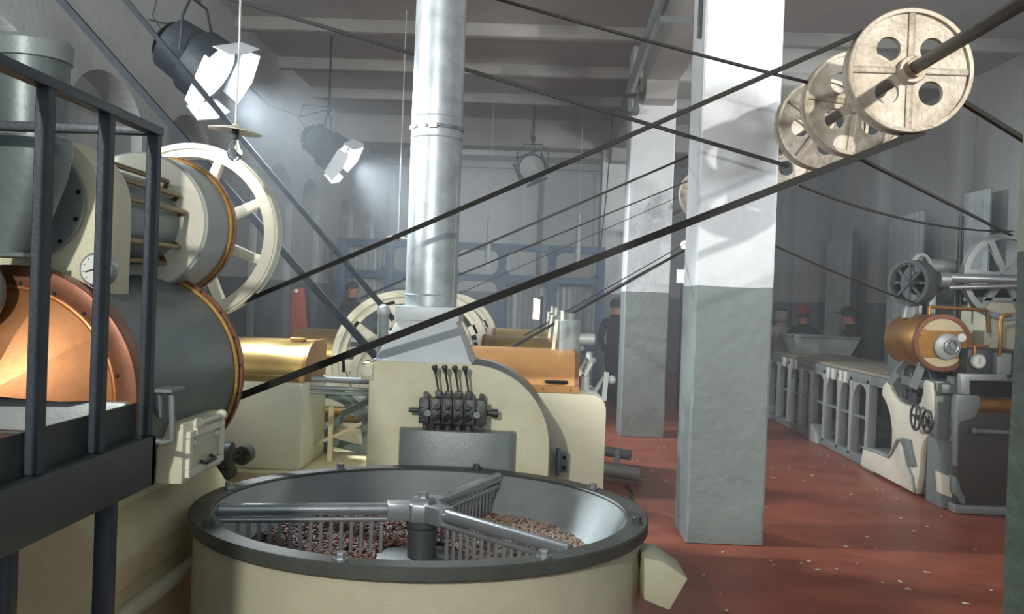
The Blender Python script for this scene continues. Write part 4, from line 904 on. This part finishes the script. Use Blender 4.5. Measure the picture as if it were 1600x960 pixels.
# upper drive: spoked dark wheel on a cross shaft
q = at(1418, 442, 9.0)
ws = G(); axw = V((.82, .57, 0)); ws.ring(q, axw, .185, .215, .16, 56); ws.ring(q+axw.normalized()*.01, axw, .17, .19, .03, 56); spoked(ws, q+axw.normalized()*.02, axw, .02, .19, 8, .022, .02); ws.cyl(q-axw.normalized()*.03, q+axw.normalized()*.2, .035)
ws.build('spoked_wheel', 'grey_dark', rm, smooth=30)
g = G(); p = q+axw.normalized()*.16; e = at(1560, 436, 8.7); g.lathe([(.11, 0), (.11, .10), (.08, .11), (.08, .30)], p, axw, 28); g.build('shaft_sleeve', 'black', rm)
a = at(1480, 434, 8.9); g = G(); g.cyl(a, at(1600, 438, 8.7), .042, n=16); g.cyl(a+V((.02, 0, -.09)), at(1600, 447, 8.7), .022, n=12); g.cyl(a-V((.08, 0, .02)), a+V((.01, 0, -.02)), .075, n=24); g.build('cross_shaft', 'silver', rm)
a = at(1452, 417, 9.3); g = G(); g.cyl(a, at(1489, 418, 9.3), .075, n=24); g.build('blue_drum', 'grey', rm)
g = G(); g.torus(at(1440, 420, 9.15), (.5, -.85, 0), .13, .02, 36, 8); g.build('guard_hoop', 'grey_light', rm)
FWc = at(1574, 432, 8.9)
g = G(); g.ring(FWc, (0, 1, 0), .345, .40, .08, 72); g.ring(FWc+V((0, -.012, 0)), (0, 1, 0), .385, .40, .02, 72)
spoked(g, FWc+V((0, .02, 0)), (0, 1, 0), .03, .36, 6, .055, .035, 5); g.cyl(FWc-V((0, .05, 0)), FWc+V((0, .15, 0)), .06); g.build('big_flywheel', 'grey_light', rm, smooth=30)
for x in (1498, 1505): G().cyl(at(x, 338, 9.25), at(x-6, 500, 9.25), .013, n=8).build('vertical_rod', 'grey_dark', rm)
g = G(); g.bar(at(1508, 446, 9.0), at(1523, 480, 9.0), .06, .05); g.bar(at(1523, 480, 9.0), at(1556, 452, 9.0), .05, .04); g.build('brace', 'grey_light', rm)
a = at(1490, 444, 9.4); G().box((a.x-.02, 9.35, at(1490, 475, 9.4).z), (a.x+.75, 9.75, a.z)).build('belt_guard', 'black', rm, bev=.01)
for (x, y0_, y1_, w_) in ((1457, 445, 490, .06), (1438, 460, 492, .03)):
    a = at(x, y0_, 9.05); b = at(x, y1_, 9.05); G().box((a.x-w_/2, 9.03, b.z-.05), (a.x+w_/2, 9.09, a.z)).build('bearing_post', 'grey_light', rm, bev=.004)
a = at(1425, 478, 9.1); G().lathe([(.09, 0), (.07, .08), (.05, .15)], (a.x, 9.1, at(1425, 497, 9.1).z), (0, 0, 1), 16).build('bearing_foot', 'grey', rm)
G().box((bq.x+.0, 9.45, 1.06), (bq.x+.9, 9.9, 1.62)).build('back_cabinet', 'grey_green', rm, bev=.01)

# ================================================================ MOTOR ON FLOOR, CABLE, SCRAPS
q = at(972, 690, 9.4)
mo = thing('floor_pipe_unit', (q.x, 9.4, 0), 'grey pipe ends lying on the floor beside the cream tank', 'pipe')
g = G(); g.cyl((q.x-.25, 9.4, .25), (q.x+.08, 9.3, .22), .05, n=16); g.build('upper_pipe', 'grey', mo)
g = G(); g.cyl((q.x-.25, 9.25, .09), (q.x+.16, 9.1, .07), .065, n=16); g.cyl((q.x-.05, 9.25, .08), (q.x-.05, 9.32, .27), .03, n=10); g.build('lower_pipe', 'grey_light', mo)
pts = [V((q.x+.0, 8.9, .008)), V((q.x+.03, 8.6, .008)), V((q.x-.02, 8.3, .008)), V((q.x+.02, 7.9, .008)), V((q.x-.03, 7.5, .008)), V((q.x-.05, 7.2, .008))]
tag(G().tube(pts, .010, 6).build('floor_cable', 'black'), 'short black cable on the red floor beside the cream tank', 'cable')
g = G(); rnd = random.Random(5)
for _ in range(110):
    x = rnd.uniform(.7, 3.5); y = rnd.uniform(4.2, 11.5); s = rnd.uniform(.006, .022); a = rnd.random()*PI
    d = V((math.cos(a), math.sin(a), 0)); n_ = V((-d.y, d.x, 0)); p = V((x, y, .003)); k = rnd.uniform(.15, .7)
    g.prism([p-d*s-n_*s*k, p+d*s-n_*s*k*.5, p+d*s*.7+n_*s*k, p-d*s*.6+n_*s*k], (0, 0, .003))
tag(g.build('floor_scraps', 'white', smooth=0), 'tiny white scraps of paper and plaster on the red floor', 'debris', kind='stuff')

# ================================================================ PEOPLE
def person(loc, face, label, coat='cloth', trousers='cloth', hat=None, hair=True, pose='stand', h=1.74, lean=0.):
    """face: heading angle of the front (radians, 0 = +X). local frame: x forward, y left."""
    s = h/1.75
    J = {}; E = []; R = {}
    def j(n, p, r, par=None):
        J[n] = V(p)*s; R[n] = r*s
        if par: E.append((par, n))
    lx = lean
    j('pelvis', (0, 0, .93), .15); j('waist', (.01+lx*.3, 0, 1.10), .135, 'pelvis'); j('chest', (0+lx*.7, 0, 1.30), .155, 'waist'); j('neckb', (lx, 0, 1.47), .085, 'chest')
    j('neck', (.01+lx*1.15, 0, 1.53), .058, 'neckb')
    j('headl', (.03+lx*1.3, 0, 1.60), .085, 'neck'); j('headm', (.025+lx*1.35, 0, 1.665), .098, 'headl'); j('headt', (.01+lx*1.4, 0, 1.715), .075, 'headm')
    for sd, n in ((1, 'l'), (-1, 'r')):
        j('sh'+n, (0+lx*.9, sd*.185, 1.41), .075, 'chest')
        if pose == 'reach': e_, w_ = (.12+lx, sd*.25, 1.18), (.38+lx, sd*.16, 1.22)
        elif pose == 'walk': e_, w_ = (-.04*sd, sd*.25, 1.14), (.10*sd+.03, sd*.25, .90)
        else: e_, w_ = (-.02, sd*.25, 1.13), (.10, sd*.22, .92)
        j('el'+n, e_, .058, 'sh'+n); j('wr'+n, w_, .042, 'el'+n)
        fw = .17*sd if pose == 'walk' else .02
        j('hip'+n, (0, sd*.10, .86), .105, 'pelvis'); j('kn'+n, (fw*.6+.02, sd*.11, .49), .072, 'hip'+n); j('an'+n, (fw-.03, sd*.11, .10), .052, 'kn'+n); j('to'+n, (fw+.13, sd*.12, .045), .042, 'an'+n)
    names = list(J); me = bpy.data.meshes.new('tmp'); me.from_pydata([J[n] for n in names], [(names.index(a), names.index(b)) for a, b in E], [])
    o = bpy.data.objects.new('tmp', me); C.objects.link(o)
    sk = o.modifiers.new('s', 'SKIN'); sk.use_smooth_shade = True
    for i, n in enumerate(names):
        sv = me.skin_vertices[0].data[i]; rr = R[n]
        sv.radius = (rr, rr*(.78 if n in ('chest', 'waist', 'pelvis') else 1)); sv.use_root = (n == 'pelvis')
        if n in ('chest', 'waist', 'pelvis'): sv.radius = (rr, rr*.8)
    sb = o.modifiers.new('b', 'SUBSURF'); sb.levels = 2; sb.render_levels = 2
    dg = bpy.context.evaluated_depsgraph_get(); m2 = bpy.data.meshes.new_from_object(o.evaluated_get(dg)); bpy.data.objects.remove(o)
    # hands and face details joined into the same body mesh
    g = G()
    for sd, n in ((1, 'l'), (-1, 'r')):
        wr, el = J['wr'+n], J['el'+n]; d = (wr-el).normalized(); side_ = d.cross(V((0, 0, 1))); side_ = side_.normalized() if side_.length > .1 else V((0, 1, 0)); dn = side_.cross(d)
        g.tube([wr-d*.02, wr+d*.04, wr+d*.085], [.03*s, .036*s, .034*s], 10)
        for k, L in enumerate((.065, .078, .072, .055)):
            b = wr+d*.08+side_*(k-1.5)*.019; g.tube([b, b+d*L*.5-dn*.006, b+d*L-dn*.022], [.0095, .009, .0065], 6)
        g.tube([wr+d*.03+side_*.03*sd, wr+d*.06+side_*.05*sd, wr+d*.09+side_*.052*sd], [.011, .0105, .008], 6)
    hm = J['headm']
    g.prism([hm+V((.085, -.012, -.03)), hm+V((.122, 0, -.032)), hm+V((.085, .012, -.03)), hm+V((.088, 0, .02))], (0, 0, .002))
    for sd in (1, -1):
        g.ball(hm+V((0, sd*.095, -.015)), .028, 8, 6, (.6, .3, 1)); 
    g.bar(hm+V((.094, -.022, -.062)), hm+V((.094, .022, -.062)), .008, .008)
    bm = bmesh.new(); bm.from_mesh(m2)
    for f in bm.faces:
        c = f.calc_center_median(); f.smooth = True
        f.material_index = 1 if c.z < .90*s else (2 if c.z > 1.515*s else 0)
    nb = len(bm.verts); vv = [bm.verts.new(p) for p in g.v]
    for f in g.f:
        try:
            ff = bm.faces.new([vv[i] for i in f]); ff.material_index = 2; ff.smooth = True
        except ValueError: pass
    me3 = bpy.data.meshes.new('body'); bm.to_mesh(me3); bm.free()
    for k in (coat, trousers, 'skin'): me3.materials.append(K[k])
    root = thing('person', loc, label, 'person'); root.rotation_euler = (0, 0, face)
    bo = bpy.data.objects.new('body', me3); C.objects.link(bo); bo.parent = root
    ORG[root.name] = V((0, 0, 0))
    def cap(name, mt, sc_, off, lo=-.3, extra=None):
        g = G(); c = hm+V(off); n, m = 18, 10; rings = []
        for q in range(m+1):
            t = lo+(PI/2-lo)*q/m; rings.append([c+V((sc_[0]*math.cos(t)*math.cos(2*PI*k/n), sc_[1]*math.cos(t)*math.sin(2*PI*k/n), sc_[2]*math.sin(t))) for k in range(n)])
        g.loft(rings)
        if extra: extra(g, c)
        g.build(name, mt, root, smooth=60)
    for e, nm in ((1, 'eye'), (-1, 'eye')):
        G().ball(hm+V((.092, e*.034, 0)), .011, 8, 6).build('eye', 'hair', root)
    if hair: cap('hair', 'hair', (.112, .108, .10), (-.018, 0, .015), -.55 if hat is None else -.6)
    if hat == 'beanie': cap('knit_hat', 'redhat', (.118, .115, .155), (-.01, 0, .02), -.1, lambda g, c: g.ball(c+V((0, 0, .16)), .03, 10, 6))
    if hat == 'cap': cap('peaked_cap', 'cloth', (.12, .113, .10), (-.005, 0, .03), 0, lambda g, c: g.prism([c+V((.08, -.08, .01)), c+V((.19, -.045, -.012)), c+V((.20, .045, -.012)), c+V((.08, .08, .01))], (0, 0, .012)))
    if hat == 'hood': cap('hood', 'cloth2', (.135, .13, .125), (-.02, 0, -.02), -.9)
    g = G(); nk = J['neckb']; g.torus(nk+V((0, 0, .02)), (0, 0, 1), .075, .028, 20, 8); g.build('collar', coat, root)
    return root
q = at(960, 560, 15.3)
person((q.x, 15.3, 0), math.radians(60), 'person in dark coat walking beside the second pillar', pose='walk', h=1.73)
q = at(549, 460, 15.6)
person((q.x, 15.6, 0), math.radians(-25), 'person with dark hair in dark jacket behind the big cream wheel', h=1.86)
q = at(1222, 500, 16.9); person((q.x, 16.9, 0), math.radians(100), 'person in pale grey jacket and hood at far end of the table', coat='cloth2', trousers='cloth', hat='hood', h=1.66)
q = at(1256, 500, 15.9); person((q.x, 15.9, 0), math.radians(80), 'person in red knit hat and black coat behind the trough', hat='beanie', h=1.68, pose='reach')
q = at(1338, 500, 15.0); person((q.x, 14.9, 0), math.radians(178), 'man in dark peaked cap reaching over the trough', hat='cap', h=1.72, pose='reach', lean=.10)
